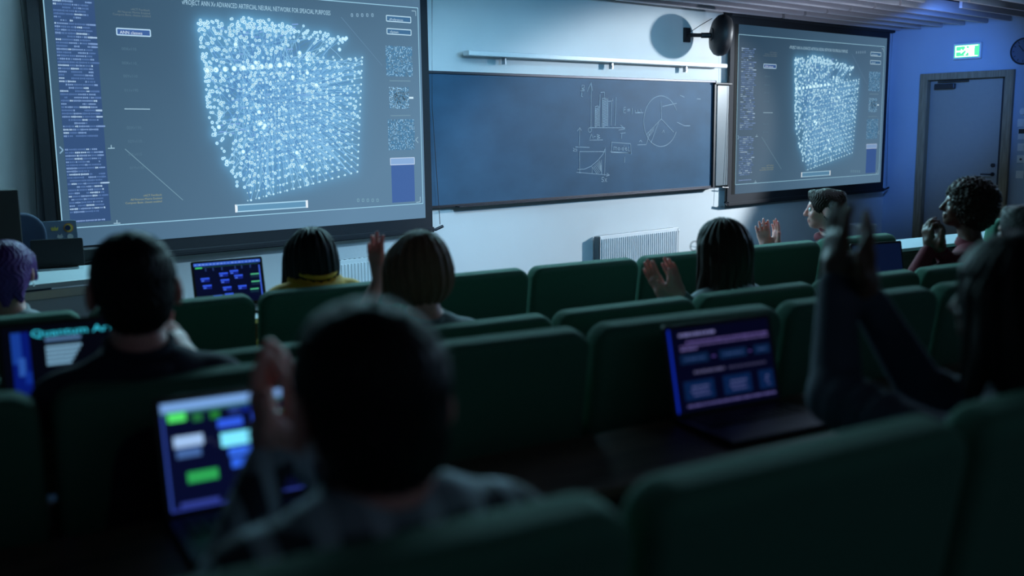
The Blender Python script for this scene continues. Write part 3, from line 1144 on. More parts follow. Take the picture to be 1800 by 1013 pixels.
# ------------------------------------------------------------------ lecturer's desk at the far left
t = thing('lectern_desk', 'pale lectern desk at the far left below the big screen', 'desk', (1.55, 5.95, 0))
MB().box((0.0, 0.10, 0.935), (1.30, 0.62, 0.03), bev=0.004).build('desk_top', PALE, t)
MB().box((0.0, -0.18, 0.46), (1.26, 0.02, 0.89)).build('front_panel', PALE, t)
for sx in (-1, 1):
    MB().box((sx * 0.62, 0.10, 0.46), (0.02, 0.56, 0.92)).build('side_panel', PALE, t)
MB().box((0, -0.195, 0.885), (1.30, 0.014, 0.05), bev=0.003).build('edge_trim', METAL, t)


def lap_xy(px, py, z):
    p = onZ(px, py, z)
    return p


# monitor seen from behind
t = thing('desktop_monitor', 'black monitor seen from behind at the left edge of the lectern desk', 'monitor', (1.18, 5.90, 0.95), 0.1)
MB().box((0.0, 0.0, 0.30), (0.62, 0.03, 0.42), bev=0.008).build('monitor_case', BLACK, t)
MB().box((0.0, -0.025, 0.30), (0.26, 0.03, 0.22), bev=0.01).build('rear_housing', BLACK, t)
MB().box((0.0, -0.03, 0.12), (0.05, 0.02, 0.24)).build('monitor_neck', BLACK, t)
MB().box((0.0, 0.0, 0.006), (0.24, 0.18, 0.012), bev=0.003).build('monitor_foot', BLACK, t)


def stickerlaptop():
    t = thing('laptop', 'open blue-grey laptop with stickers on its lid, on the lectern desk', 'laptop', (1.75, 5.92, 0.95), -0.10)
    LW, LH = 0.40, 0.27
    lean = Matrix.Rotation(math.radians(-10), 4, 'X')
    lid = MB().prism(rounded(LW, LH, 0.012), -0.004, 0.004, lean, 0.002).build('lid', mat('blue_grey_lid', (0.16, 0.24, 0.34, 1), 0.35, 0.2, noise=0.05), t)
    MB().prism([(-LW / 2, 0.0), (LW / 2, 0), (LW / 2, 0.014), (-LW / 2, 0.014)], 0.012, 0.26).build('keyboard_base', DMETAL, t)
    ylw = mat('sticker_yellow', (0.75, 0.62, 0.12, 1), 0.5)
    wht = mat('sticker_white', (0.62, 0.66, 0.66, 1), 0.5)
    teal = mat('sticker_teal', (0.05, 0.25, 0.30, 1), 0.5)
    org = mat('sticker_orange', (0.65, 0.25, 0.08, 1), 0.5)
    nav = mat('sticker_navy', (0.01, 0.03, 0.10, 1), 0.5)

    def st(poly, m_, cx_, cz_, s=1.0, dy=0.0):
        pts = [(cx_ + x * s, cz_ + z * s) for x, z in poly]
        MB().prism(pts, -0.0055 - dy, -0.0040 - dy, lean).build('sticker', m_, lid)

    circ = [(math.cos(2 * PI * i / 20), math.sin(2 * PI * i / 20)) for i in range(20)]
    crown = [(-1, -0.7), (1, -0.7), (1.2, 0.6), (0.5, 0.0), (0.2, 0.9), (-0.15, 0.1), (-0.7, 0.7), (-0.8, 0.1), (-1.2, 0.5)]
    shoe = [(-1, -0.3), (0.2, -1), (1, -0.8), (0.9, -0.3), (0.2, 0.0), (0.7, 0.6), (0.5, 0.9), (-0.6, 0.6)]
    sword = [(-1.2, -0.9), (-0.6, -0.9), (1.2, 0.4), (1.2, 0.7), (0.8, 0.6), (-0.5, -0.2), (-1.2, -0.5)]
    st(crown, ylw, 0.068, 0.222, 0.019)
    st(shoe, wht, -0.03, 0.222, 0.030)
    st(shoe, teal, -0.03, 0.222, 0.024, 0.002)
    st(circ, org, 0.150, 0.222, 0.030)
    st(circ, ylw, 0.150, 0.222, 0.024, 0.002)
    st(circ, nav, 0.145, 0.222, 0.017, 0.004)
    st(sword, wht, -0.105, 0.172, 0.026)
    st(circ, wht, -0.03, 0.148, 0.032)
    st(circ, ylw, -0.03, 0.148, 0.025, 0.002)
    st([(-1, -0.5), (-0.6, 0.6), (0.0, 0.1), (0.6, 0.7), (1, -0.5), (0.3, -0.9), (-0.4, -0.8)], wht, 0.095, 0.175, 0.019)
    st(circ, wht, 0.155, 0.165, 0.018)
    st(circ, ylw, -0.15, 0.198, 0.016)
    st([(-1, -0.4), (1, 0.2), (1, 0.6), (-1, 0.0)], wht, -0.10, 0.06, 0.024)
    return t


_t = stickerlaptop()
_t.location = onZ(84, 466, 0.95) + Vector((0.0, 0.02, 0))
# tablet on its stand
t = thing('tablet_display', 'black tablet display on a low stand, in front of the stickered laptop', 'tablet', onZ(104, 473, 0.95), -0.25)
MB().prism(rounded(0.29, 0.17, 0.012), -0.008, 0.006, Matrix.Translation((0, 0, 0.012)) @ Matrix.Rotation(math.radians(-8), 4, 'X'), 0.003).build('tablet_case', BLACK, t)
MB().box((0, 0.01, 0.006), (0.22, 0.12, 0.012), bev=0.003).build('stand', METAL, t)
t = thing('document_box', 'low black box lying at the right end of the lectern desk', 'box', onZ(165, 462, 0.95) + Vector((0, 0.04, 0)), -0.1)
MB().box((0, 0, 0.045), (0.24, 0.12, 0.09), bev=0.006).build('box_body', BLACK, t)
MB().tube([(-0.06, -0.07, 0.01), (0.0, -0.075, 0.02), (0.05, -0.07, 0.008)], 0.003).build('cable', METAL, t)
# lecturer's chair
t = thing('office_chair', 'dark blue office chair behind the lectern desk, right of the monitor', 'chair', (1.52, 6.68, 0), 0.1)
NAVY = mat('navy_fabric', (0.012, 0.028, 0.07, 1), 0.8, noise=0.1)
MB().prism(rounded(0.46, 0.62, 0.14), -0.035, 0.035, Matrix.Translation((0, -0.20, 0.67)), 0.02).build('backrest', NAVY, t, True)
MB().prism(rounded(0.48, 0.48, 0.08), -0.04, 0.04, Matrix.Translation((0, 0.28, 0.48)) @ Matrix.Rotation(math.radians(90), 4, 'X'), 0.02).build('seat', NAVY, t, True)
MB().cyl((0, 0.04, 0.08), (0, 0.04, 0.45), 0.025).build('gas_lift', METAL, t)
for i in range(5):
    a = 2 * PI * i / 5
    l_ = MB().tube([(0, 0.04, 0.09), (0.28 * math.cos(a), 0.04 + 0.28 * math.sin(a), 0.06)], 0.016).build('leg', DMETAL, t)
    MB().cyl((0.28 * math.cos(a) - 0.012, 0.04 + 0.28 * math.sin(a), 0.03), (0.28 * math.cos(a) + 0.012, 0.04 + 0.28 * math.sin(a), 0.03), 0.029).build('castor', BLACK, l_)
for sx in (-1, 1):
    MB().tube([(sx * 0.25, 0.05, 0.46), (sx * 0.27, 0.05, 0.62), (sx * 0.27, -0.10, 0.67), (sx * 0.27, 0.15, 0.67)], 0.012).build('armrest', METAL, t)


# ------------------------------------------------------------------ auditorium seats
def make_seat(w, hb, zseat):
    """origin: floor below the backrest top line; backrest faces +Y"""
    t = bpy.data.objects.new('auditorium_seat', None)
    COL.objects.link(t)
    lean = math.radians(9)
    H = hb
    bz = zseat - 0.05
    h = (H - bz) / math.cos(lean)
    mtx = Matrix.Translation((0, 0.0 + math.tan(lean) * (H - bz), bz)) @ Matrix.Rotation(lean, 4, 'X')
    MB().prism(rounded(w, h, 0.055, 7), -0.045, 0.045, mtx, 0.028, 4).build('backrest', GREEN, t, True)
    MB().prism(rounded(w - 0.08, h - 0.34, 0.03, 4), -0.056, -0.046, mtx @ Matrix.Translation((0, 0, 0.02)), 0.002).build('back_shell', SHELL, t)
    m2 = Matrix.Translation((0, 0.60, zseat - 0.045)) @ Matrix.Rotation(math.radians(90), 4, 'X')
    MB().prism(rounded(w - 0.05, 0.46, 0.06, 6), -0.045, 0.045, m2, 0.025, 3).build('seat_cushion', GREEN, t, True)
    b = MB()
    b.box((0, 0.36, zseat - 0.14), (0.10, 0.30, 0.08), bev=0.01)
    b.box((0, 0.36, (zseat - 0.14) / 2), (0.07, 0.09, zseat - 0.14), bev=0.01)
    b.box((0, 0.36, 0.008), (0.20, 0.26, 0.016), bev=0.004)
    b.build('pedestal', DMETAL, t)
    b = MB()
    b.box((w / 2 + 0.012, 0.10, H - 0.30), (0.022, 0.05, 0.07), bev=0.004)
    b.box((w / 2 + 0.012, 0.12, H - 0.45), (0.008, 0.02, 0.36))
    b.build('side_bracket', METAL, t)
    return t


def copy_tree(o, parent=None):
    c = o.copy()
    COL.objects.link(c)
    if parent is not None:
        c.parent = parent
    for ch in [x for x in o.children]:
        copy_tree(ch, c)
    return c


seat_rows = {
    1: ([-2, -1, 0, 1, 2, 3, 4, 5], [
        'green seat back at the left edge, behind the purple-haired person',
        'front row green seat back partly hidden by the head of the person in navy',
        'green seat back directly behind the yellow-collared person with black hair',
        'front row green seat back just right of the bob-haired person',
        'front row green seat back in front of the chalkboard radiator',
        'front row green seat back between the clapping hands and head of the long-haired person',
        'front row green seat back just right of the long-haired person',
        'front row green seat back behind the person in profile with a red collar']),
    2: ([-3, -2, -1, 0, 1, 2, 3, 4], [
        'second row green seat back behind the glowing laptop of the person in navy',
        'second row green seat back just left of the big blurred head',
        'second row green seat back behind the bob-haired person',
        'second row green seat back under the clapping hands of the long-haired person',
        'second row green seat back directly behind the long-haired person',
        'second row green seat back behind the raised hands on the right',
        'second row green seat back behind the curly-haired person',
        'second row green seat back right of the curly-haired person, in the dark']),
    3: ([-2, -1, 0, 1, 2], [
        'third row green seat back behind the person in navy at the left',
        'third row green seat back right of the big blurred head, above the wooden desk edge',
        'third row green seat back behind the open laptop on the right',
        'third row green seat back right of the raised hands',
        'third row green seat back at the right edge, almost black']),
    4: ([-1, 0, 1], [
        'nearest blurred green seat back, behind the person in the plaid shirt',
        'nearest blurred green seat back at the lower right, in front of the camera',
        'nearest blurred green seat back at the lower right corner, behind the dark-haired person']),
}
for k, (idx, labs) in seat_rows.items():
    X0, Y0, s, zt, zf, pit = ROWS[k]
    ws = pit / math.cos(rowrot(k)) - 0.022
    proto = make_seat(ws, zt - zf, 0.45)
    first = True
    n0 = idx[0]
    if k == 3:
        idx = [-3] + idx
        labs = ['third row green seat back at the left edge, at the bottom left'] + labs
    for i, lab in zip(idx, labs):
        o = proto if first else copy_tree(proto)
        first = False
        xc = X0 + (i + 0.5) * pit
        o.location = rowpt(k, xc, 0, zf)
        o.rotation_euler = (0, 0, rowrot(k))
        tag(o, lab, 'auditorium seat', 'green auditorium seats in rows')
# the far block of the front row, beyond the gap
o = copy_tree(proto)
for ch in list(o.children):
    pass
o.location = rowpt(1, 7.15, 0.17, 0.0)
o.location.z = -0.0 + (1.10 - (ROWS[4][3] - ROWS[4][4]))
o.location.z = 0.04
o.rotation_euler = (0, 0, rowrot(1))
tag(o, 'single green seat back beyond the aisle gap, with a glowing phone on top', 'auditorium seat', 'green auditorium seats in rows')

PH = thing('mobile_phone', 'small glowing mobile phone lying on the green seat back near the right edge', 'phone', rowpt(1, 7.22, 0.17, 1.103), 0.2)
MB().box((0, 0, 0.006), (0.15, 0.075, 0.009), bev=0.003).build('phone_body', BLACK, PH)
colmesh('phone_screen', [([(-0.068, -0.032, 0.0112), (0.068, -0.032, 0.0112), (0.068, 0.032, 0.0112), (-0.068, 0.032, 0.0112)], (0.25, 0.4, 1.0, 1))], LAPM, PH)


# ------------------------------------------------------------------ desks along the rows
def desk(label, k, x0, x1, o0, o1, z, zf, m_top, m_side, legs):
    """worktop from offset o0 (near) to o1 (far) of row k's line"""
    a = rowpt(k, x0)
    L = (rowpt(k, x1) - a).length
    mid = rowpt(k, (x0 + x1) / 2, (o0 + o1) / 2, zf)
    t = thing('writing_desk', label, 'desk', mid, rowrot(k))
    D = o1 - o0
    h = z - zf
    MB().box((0, 0, h - 0.0125), (L, D, 0.025), bev=0.004).build('worktop', m_top, t)
    MB().box((0, D / 2 - 0.02, h - 0.025 - 0.14), (L - 0.04, 0.018, 0.26)).build('front_board', m_side, t)
    for i in range(legs):
        x = -L / 2 + 0.2 + (L - 0.4) * i / (legs - 1)
        b = MB()
        b.box((x, 0.0, h - 0.05), (0.05, D - 0.02, 0.05), bev=0.004)
        b.box((x, D / 2 - 0.06, (h - 0.07) / 2), (0.06, 0.08, h - 0.07), bev=0.004)
        b.build('leg', BLACK, t)
    return t


desk('long pale front desk, lit white beside the curly-haired person', 1, 0.3, 9.3, 0.62, 1.02, 0.88, 0.0, PALE, WOOD, 6)
desk('wooden writing desk behind the front row seats', 2, -1.4, 6.0, 0.60, 0.90, 0.84, 0.07, WOOD, WOOD, 5)
desk('narrow wooden writing desk between the second and third rows', 3, -1.2, 4.6, 0.42, 0.66, 1.02, 0.20, WOOD, WOOD, 5)
desk('wooden writing desk in the foreground, holding two glowing laptops', 4, -1.0, 3.4, 0.72, 1.05, 1.00, 0.20, WOOD, WOOD, 5)


# ------------------------------------------------------------------ laptops
def laptop(label, hinge, rz, ui, W=0.33, H=0.215, tilt=14, dim=1.0, case=None, frame_glow=None):
    """hinge: centre of the hinge line; the display faces -Y of the local frame"""
    t = thing('laptop', label, 'laptop', hinge, rz)
    case = case or DMETAL
    R = Matrix.Translation((0, 0, 0.012)) @ Matrix.Rotation(math.radians(-tilt), 4, 'X')
    lid = MB().prism(rounded(W, H, 0.010), 0.0, 0.007, R, 0.0015).build('lid', BLACK, t)
    b = MB()
    b.box((0, -0.115, 0.008), (W, 0.22, 0.014), bev=0.003)
    b.build('keyboard_base', case, t)
    b = MB()
    for i in range(12):
        for j in range(5):
            b.box((-W / 2 + 0.035 + i * (W - 0.07) / 11, -0.03 - j * 0.019, 0.0165), (0.018, 0.015, 0.003))
    b.build('keys', BLACK, t)
    quads = []
    for item in ui:
        u0, v0, u1, v1, c = item[:5]
        lay = item[5] if len(item) > 5 else 1
        m_ = 0.012
        X = lambda u: -W / 2 + m_ + u * (W - 2 * m_)
        Z = lambda v: m_ + v * (H - 2 * m_)
        y = -0.0012 - 0.0006 * lay
        pts = [R @ Vector((X(u0), y, Z(v0))), R @ Vector((X(u1), y, Z(v0))), R @ Vector((X(u1), y, Z(v1))), R @ Vector((X(u0), y, Z(v1)))]
        quads.append((pts, (c[0] * dim, c[1] * dim, c[2] * dim, 1)))
    colmesh('display', quads, LAPM, lid)
    return t


def ui_nodes(seed=1, bg=(3, 6, 40)):
    r = random.Random(seed)
    U = [(0, 0, 1, 1, col(*bg), 0), (0, 0.93, 1, 1.0, col(60, 105, 215))]
    for i in range(18):
        x = 0.02 + i * 0.054
        U.append((x, 0.955, x + 0.012 + 0.02 * r.random(), 0.972, col(150, 185, 240), 2))
    U.append((0.02, 0.875, 0.12, 0.905, col(70, 210, 120)))
    U.append((0.12, 0.893, 0.97, 0.899, col(45, 110, 95)))
    for x in (0.16, 0.27, 0.40, 0.60, 0.70, 0.83):
        U.append((x, 0.80, x + 0.02, 0.88, col(35, 55, 110)))
    for (x, y) in ((0.08, 0.55), (0.10, 0.38), (0.36, 0.64), (0.52, 0.68), (0.58, 0.56), (0.37, 0.48), (0.39, 0.30), (0.41, 0.14), (0.24, 0.12), (0.62, 0.30)):
        U.append((x, y, x + 0.13, y + 0.10, col(18, 34, 130)))
        U.append((x, y + 0.06, x + 0.13, y + 0.10, col(50, 90, 235), 2))
        U.append((x + 0.01, y + 0.015, x + 0.05, y + 0.045, col(70, 110, 225), 2))
    for (x, y) in ((0.83, 0.56), (0.83, 0.38), (0.80, 0.20)):
        U.append((x, y, x + 0.13, y + 0.10, col(14, 40, 60)))
        U.append((x, y + 0.07, x + 0.13, y + 0.10, col(80, 190, 140), 2))
    U.append((0.965, 0.05, 0.985, 0.86, col(60, 95, 215)))
    return U


def near_nodes():
    U = [(0, 0, 1, 1, col(6, 10, 42), 0), (0, 0.915, 1, 1.0, col(120, 165, 225)), (0.0, 0.885, 1, 0.915, col(50, 105, 110)), (0, 0, 0.012, 1, col(50, 75, 170)), (0, 0, 1, 0.02, col(45, 60, 150))]
    U += [(0.04, 0.82, 0.15, 0.90, col(85, 235, 110), 2), (0.19, 0.80, 0.25, 0.87, col(35, 110, 60), 2), (0.30, 0.80, 0.36, 0.87, col(35, 120, 50), 2), (0.42, 0.82, 0.49, 0.88, col(35, 55, 130), 2), (0.50, 0.82, 0.62, 0.88, col(15, 35, 130), 2)]
    U += [(0.06, 0.58, 0.24, 0.68, col(165, 200, 245), 2), (0.07, 0.48, 0.22, 0.56, col(70, 105, 165), 2), (0.34, 0.70, 0.50, 0.78, col(50, 95, 235), 2), (0.55, 0.73, 0.70, 0.81, col(50, 90, 240), 2), (0.60, 0.64, 0.70, 0.71, col(45, 90, 235), 2)]
    U += [(0.35, 0.52, 0.54, 0.65, col(120, 225, 255, 1.2), 2), (0.39, 0.42, 0.55, 0.50, col(55, 110, 240), 2), (0.40, 0.31, 0.53, 0.40, col(50, 105, 240), 2), (0.12, 0.24, 0.31, 0.34, col(45, 165, 85), 2), (0.06, 0.03, 0.30, 0.07, col(50, 65, 150), 2)]
    U += [(0.76, 0.72, 0.88, 0.80, col(35, 130, 70), 2), (0.74, 0.56, 0.90, 0.68, col(95, 245, 165), 2), (0.90, 0.20, 0.94, 0.85, col(75, 115, 205), 2), (0.94, 0.10, 0.99, 0.60, col(50, 90, 190), 2), (0.78, 0.33, 0.90, 0.42, col(105, 140, 225), 2)]
    U += [(0.82, 0.18, 0.98, 0.32, col(90, 150, 225), 2), (0.72, 0.18, 0.80, 0.26, col(50, 60, 110), 2), (0.30, 0.555, 0.35, 0.57, col(40, 45, 70), 1), (0.24, 0.60, 0.30, 0.62, col(40, 45, 70), 1)]
    return U


def text_ui():
    U = [(0, 0, 1, 1, col(4, 5, 34), 0), (0, 0, 0.02, 1.0, col(18, 50, 200), 1)]
    r = random.Random(8)

    def line(x0, x1, v, h, c):
        x = x0
        while x < x1:
            w_ = 0.02 + 0.05 * r.random()
            U.append((x, v, min(x + w_, x1), v + h, c, 2))
            x += w_ + 0.008
    line(0.10, 0.45, 0.90, 0.035, col(130, 130, 190)); line(0.16, 0.98, 0.81, 0.028, col(105, 90, 160)); line(0.10, 0.98, 0.77, 0.022, col(100, 88, 150)); line(0.10, 0.26, 0.73, 0.025, col(115, 105, 170))
    for x0, x1 in ((0.09, 0.36), (0.47, 0.74), (0.82, 0.98)):
        U.append((x0, 0.57, x1, 0.68, col(14, 40, 80), 1))
        line(x0 + 0.04, x1 - 0.04, 0.61, 0.025, col(50, 75, 125))
    U += [(0.39, 0.61, 0.43, 0.63, col(85, 70, 150), 2), (0.76, 0.61, 0.79, 0.63, col(85, 70, 150), 2)]
    line(0.20, 0.50, 0.44, 0.035, col(90, 90, 130)); line(0.54, 0.92, 0.44, 0.030, col(60, 60, 95))
    for x0, x1 in ((0.09, 0.38), (0.47, 0.75), (0.83, 0.98)):
        U.append((x0, 0.13, x1, 0.36, col(10, 38, 85), 1))
        line(x0 + 0.07, x1 - 0.05, 0.27, 0.025, col(85, 95, 150)); line(x0 + 0.06, x1 - 0.06, 0.22, 0.025, col(80, 88, 145)); line(x0 + 0.08, x1 - 0.05, 0.175, 0.022, col(80, 88, 145))
    line(0.10, 0.98, 0.05, 0.028, col(95, 90, 155))
    return U


def quantum_ui():
    U = [(0, 0, 1, 1, col(3, 4, 14), 0), (0.06, 0.02, 0.19, 0.93, col(6, 24, 110), 1), (0.06, 0.55, 0.13, 0.93, col(22, 60, 150), 2), (0.10, 0.40, 0.15, 0.62, col(40, 85, 170), 3), (0.14, 0.30, 0.19, 0.45, col(14, 45, 140), 3)]
    for i in range(5):
        U.append((0.30, 0.70 - i * 0.05, 0.56 - 0.02 * i, 0.735 - i * 0.05, col(120, 165, 195), 2))
    U.append((0.30, 0.79, 0.56, 0.84, col(75, 110, 150), 2))
    return U


hz = lambda px, py, z: onZ(px, py, z)
laptop('laptop with a dark blue flow chart on its display, in front of the yellow-collared person', rowpt(1, 1.95, 0.98, 0.88) , rowrot(1) + 0.02, ui_nodes(1), 0.36, 0.235, 12, 0.9)
L2 = laptop('laptop with a cyan heading and blue stripe, in front of the person in navy', rowpt(3, 0.64, 0.60, 1.02), rowrot(3), quantum_ui(), 0.36, 0.24, 12, 0.9)
# cyan heading on it, real letters
fs, w_ = text_faces('Quantum Array')
R = Matrix.Translation((0, 0, 0.012)) @ Matrix.Rotation(math.radians(-12), 4, 'X')
qs = []
for f in fs:
    qs.append(([R @ Vector((-0.10 + p.x * 0.235 / w_, -0.0032, 0.198 + p.y * 0.026)) for p in f], col(60, 205, 235)))
lidq = [c for c in L2.children if c.name.startswith('lid')][0]
colmesh('heading', qs, LAPM, lidq)
laptop('brightly lit blurred laptop with blue and green blocks, left of the big blurred head', rowpt(4, 0.645, 1.0, 1.00), rowrot(4), near_nodes(), 0.335, 0.235, 14, 0.95)
laptop('dim laptop with lilac text lines on the desk at the right, below the raised hands', rowpt(4, 1.89, 1.0, 1.00), rowrot(4) - 0.04, text_ui(), 0.36, 0.24, 14, 0.6)
laptop('dark blue laptop behind the raised hands, right of the person in profile', rowpt(2, 5.00, 0.80, 0.84), rowrot(2) - 0.15, [(0, 0, 1, 1, col(10, 24, 58), 0)], 0.36, 0.25, 12, 0.55)


# ------------------------------------------------------------------ people: one continuous surface from blended volumes
class Field:
    def __init__(self, lo, hi, h):
        self.h = h
        self.lo = np.array(lo, float)
        n = np.ceil((np.array(hi, float) - self.lo) / h).astype(int) + 1
        self.n = n
        self.F = np.full(tuple(n), 1.0, dtype=np.float32)

    def sub(self, lo, hi):
        a = np.maximum(0, np.floor((np.array(lo) - self.lo) / self.h).astype(int))
        b = np.minimum(self.n, np.ceil((np.array(hi) - self.lo) / self.h).astype(int) + 1)
        if np.any(b <= a):
            return None
        ax = [self.lo[i] + np.arange(a[i], b[i]) * self.h for i in range(3)]
        X, Y, Z = np.meshgrid(*ax, indexing='ij')
        return tuple(slice(a[i], b[i]) for i in range(3)), np.stack([X, Y, Z], -1)

    def put(self, op, fn, lo, hi, k):
        m = k + 0.03
        r = self.sub(np.array(lo) - m, np.array(hi) + m)
        if r is None:
            return
        s, P = r
        d = fn(P).astype(np.float32)
        A = self.F[s]
        if op == 'add':
            hh = np.maximum(k - np.abs(A - d), 0) / max(k, 1e-6)
            self.F[s] = np.minimum(A, d) - hh * hh * k * 0.25
        else:                       # cut
            d = -d
            hh = np.maximum(k - np.abs(A - d), 0) / max(k, 1e-6)
            self.F[s] = np.maximum(A, d) + hh * hh * k * 0.25

    def mesh(self, name):
        F = self.F
        s = F < 0
        nx, ny, nz = F.shape
        c = np.zeros((nx - 1, ny - 1, nz - 1), dtype=np.int8)
        for dx in (0, 1):
            for dy in (0, 1):
                for dz in (0, 1):
                    c += s[dx:nx - 1 + dx, dy:ny - 1 + dy, dz:nz - 1 + dz]
        act = (c > 0) & (c < 8)
        I = np.argwhere(act)
        idx = np.full(act.shape, -1, dtype=np.int64)
        idx[act] = np.arange(len(I))
        acc = np.zeros((len(I), 3))
        cnt = np.zeros(len(I))
        cor = [(0, 0, 0), (1, 0, 0), (0, 1, 0), (1, 1, 0), (0, 0, 1), (1, 0, 1), (0, 1, 1), (1, 1, 1)]
        V = [F[I[:, 0] + a, I[:, 1] + b_, I[:, 2] + c_] for a, b_, c_ in cor]
        for i in range(8):
            for j in range(i + 1, 8):
                d = np.abs(np.array(cor[i]) - np.array(cor[j]))
                if d.sum() != 1:
                    continue
                m = (V[i] < 0) != (V[j] < 0)
                t = np.where(m, V[i] / np.where(m, V[i] - V[j], 1), 0)
                p = np.array(cor[i])[None] + (np.array(cor[j]) - np.array(cor[i]))[None] * t[:, None]
                acc[m] += p[m]
                cnt[m] += 1
        vs = self.lo + (I + acc / np.maximum(cnt, 1)[:, None]) * self.h
        faces = []
        for ax in range(3):
            o = [(ax + 1) % 3, (ax + 2) % 3]
            a = [slice(1, -1)] * 3
            sl0 = [slice(None)] * 3
            sl1 = [slice(None)] * 3
            sl0[ax] = slice(0, -1)
            sl1[ax] = slice(1, None)
            s0, s1 = s[tuple(sl0)], s[tuple(sl1)]
            E = np.argwhere(s0 != s1)
            ok = (E[:, o[0]] > 0) & (E[:, o[1]] > 0) & (E[:, o[0]] < F.shape[o[0]] - 1) & (E[:, o[1]] < F.shape[o[1]] - 1)
            E = E[ok]
            inside_ = s0[E[:, 0], E[:, 1], E[:, 2]]
            q = []
            for da, db in ((-1, -1), (0, -1), (0, 0), (-1, 0)):
                G = E.copy()
                G[:, o[0]] += da
                G[:, o[1]] += db
                q.append(idx[G[:, 0], G[:, 1], G[:, 2]])
            q = np.stack(q, 1)
            q[~inside_] = q[~inside_][:, ::-1]
            faces.append(q)
        fc = np.concatenate(faces)
        fc = fc[(fc >= 0).all(1)]
        me = bpy.data.meshes.new(name)
        me.vertices.add(len(vs))
        me.vertices.foreach_set('co', vs.astype(np.float32).ravel())
        me.loops.add(fc.size)
        me.loops.foreach_set('vertex_index', fc.astype(np.int32).ravel())
        me.polygons.add(len(fc))
        me.polygons.foreach_set('loop_start', np.arange(0, fc.size, 4, dtype=np.int32))
        me.update(calc_edges=True)
        me.validate()
        me.polygons.foreach_set('use_smooth', [True] * len(me.polygons))
        return me


def npv(v):
    return np.array(v, dtype=float)


def P_caps(a, b, ra, rb):
    a, b = npv(a), npv(b)

    def f(P):
        ab = b - a
        t = np.clip(((P - a) @ ab) / max(ab @ ab, 1e-9), 0, 1)
        return np.linalg.norm(P - a - t[..., None] * ab, axis=-1) - (ra + (rb - ra) * t)
    r = max(ra, rb)
    return f, np.minimum(a, b) - r, np.maximum(a, b) + r


def P_ell(c, r, R=None):
    c, r = npv(c), npv(r)
    R = np.eye(3) if R is None else np.array(R)

    def f(P):
        q = (P - c) @ R
        k0 = np.linalg.norm(q / r, axis=-1)
        k1 = np.linalg.norm(q / (r * r), axis=-1)
        return k0 * (k0 - 1) / np.maximum(k1, 1e-6)
    m = r.max()
    return f, c - m, c + m


def P_tor(c, R0, r, ax=(0, 0, 1), sq=(1, 1)):
    c = npv(c)
    ax = npv(ax) / np.linalg.norm(ax)

    def f(P):
        q = P - c
        z = q @ ax
        rad = q - z[..., None] * ax
        rad = rad / np.array([sq[0], sq[1], 1.0])
        return np.hypot(np.linalg.norm(rad, axis=-1) - R0, z) - r
    return f, c - R0 * 1.3 - r, c + R0 * 1.3 + r


def P_half(n, d, lo, hi):
    """points with n.p > d inside the given box are taken away when cut"""
    n = npv(n)
    return (lambda P: d - P @ n), npv(lo), npv(hi)


def rotm(rx, ry, rz):
    return np.array((Matrix.Rotation(rz, 3, 'Z') @ Matrix.Rotation(rx, 3, 'X') @ Matrix.Rotation(ry, 3, 'Y')))


class Head:
    """head frame: origin at the middle of the head, +Y is the nose direction"""

    def __init__(self, c, R, s=1.0):
        self.c, self.R, self.s = npv(c), R, s

    def p(self, v):
        return self.c + self.R @ (npv(v) * self.s)

    def ell(self, c, r, R=None):
        Rr = self.R if R is None else self.R @ R
        return P_ell(self.p(c), npv(r) * self.s, Rr)

    def caps(self, a, b, ra, rb):
        return P_caps(self.p(a), self.p(b), ra * self.s, rb * self.s)


def add(Fd, pr, k=0.01, op='add'):
    Fd.put(op, pr[0], pr[1], pr[2], k)


def head_prims(Fd, H):
    add(Fd, H.ell((0, -0.008, 0.028), (0.074, 0.094, 0.086)), 0.0)
    add(Fd, H.ell((0, 0.022, -0.030), (0.060, 0.066, 0.078)), 0.03)
    add(Fd, H.ell((0, 0.062, -0.088), (0.026, 0.022, 0.020)), 0.03)         # chin
    add(Fd, H.caps((-0.030, 0.076, 0.022), (0.030, 0.076, 0.022), 0.012, 0.012), 0.018)   # brow
    for s in (-1, 1):
        add(Fd, H.ell((s * 0.032, 0.090, 0.000), (0.017, 0.014, 0.012)), 0.012, 'cut')    # eye socket
        add(Fd, H.ell((s * 0.042, 0.060, -0.030), (0.022, 0.022, 0.020)), 0.02)           # cheek
        add(Fd, H.ell((s * 0.082, -0.012, -0.010), (0.011, 0.022, 0.035), rotm(-0.2, 0, s * 0.45)), 0.008)   # ear
        add(Fd, H.ell((s * 0.094, 0.000, -0.004), (0.008, 0.010, 0.018)), 0.006, 'cut')
    add(Fd, H.caps((0, 0.088, 0.012), (0, 0.108, -0.030), 0.008, 0.011), 0.012)           # nose
    add(Fd, H.caps((-0.010, 0.096, -0.034), (0.010, 0.096, -0.034), 0.008, 0.008), 0.008)
    add(Fd, H.caps((-0.016, 0.086, -0.058), (0.016, 0.086, -0.058), 0.008, 0.008), 0.008)  # lips
    add(Fd, H.caps((-0.014, 0.085, -0.069), (0.014, 0.085, -0.069), 0.008, 0.008), 0.006)
    add(Fd, H.ell((0, 0.098, -0.0635), (0.022, 0.010, 0.0022)), 0.003, 'cut')


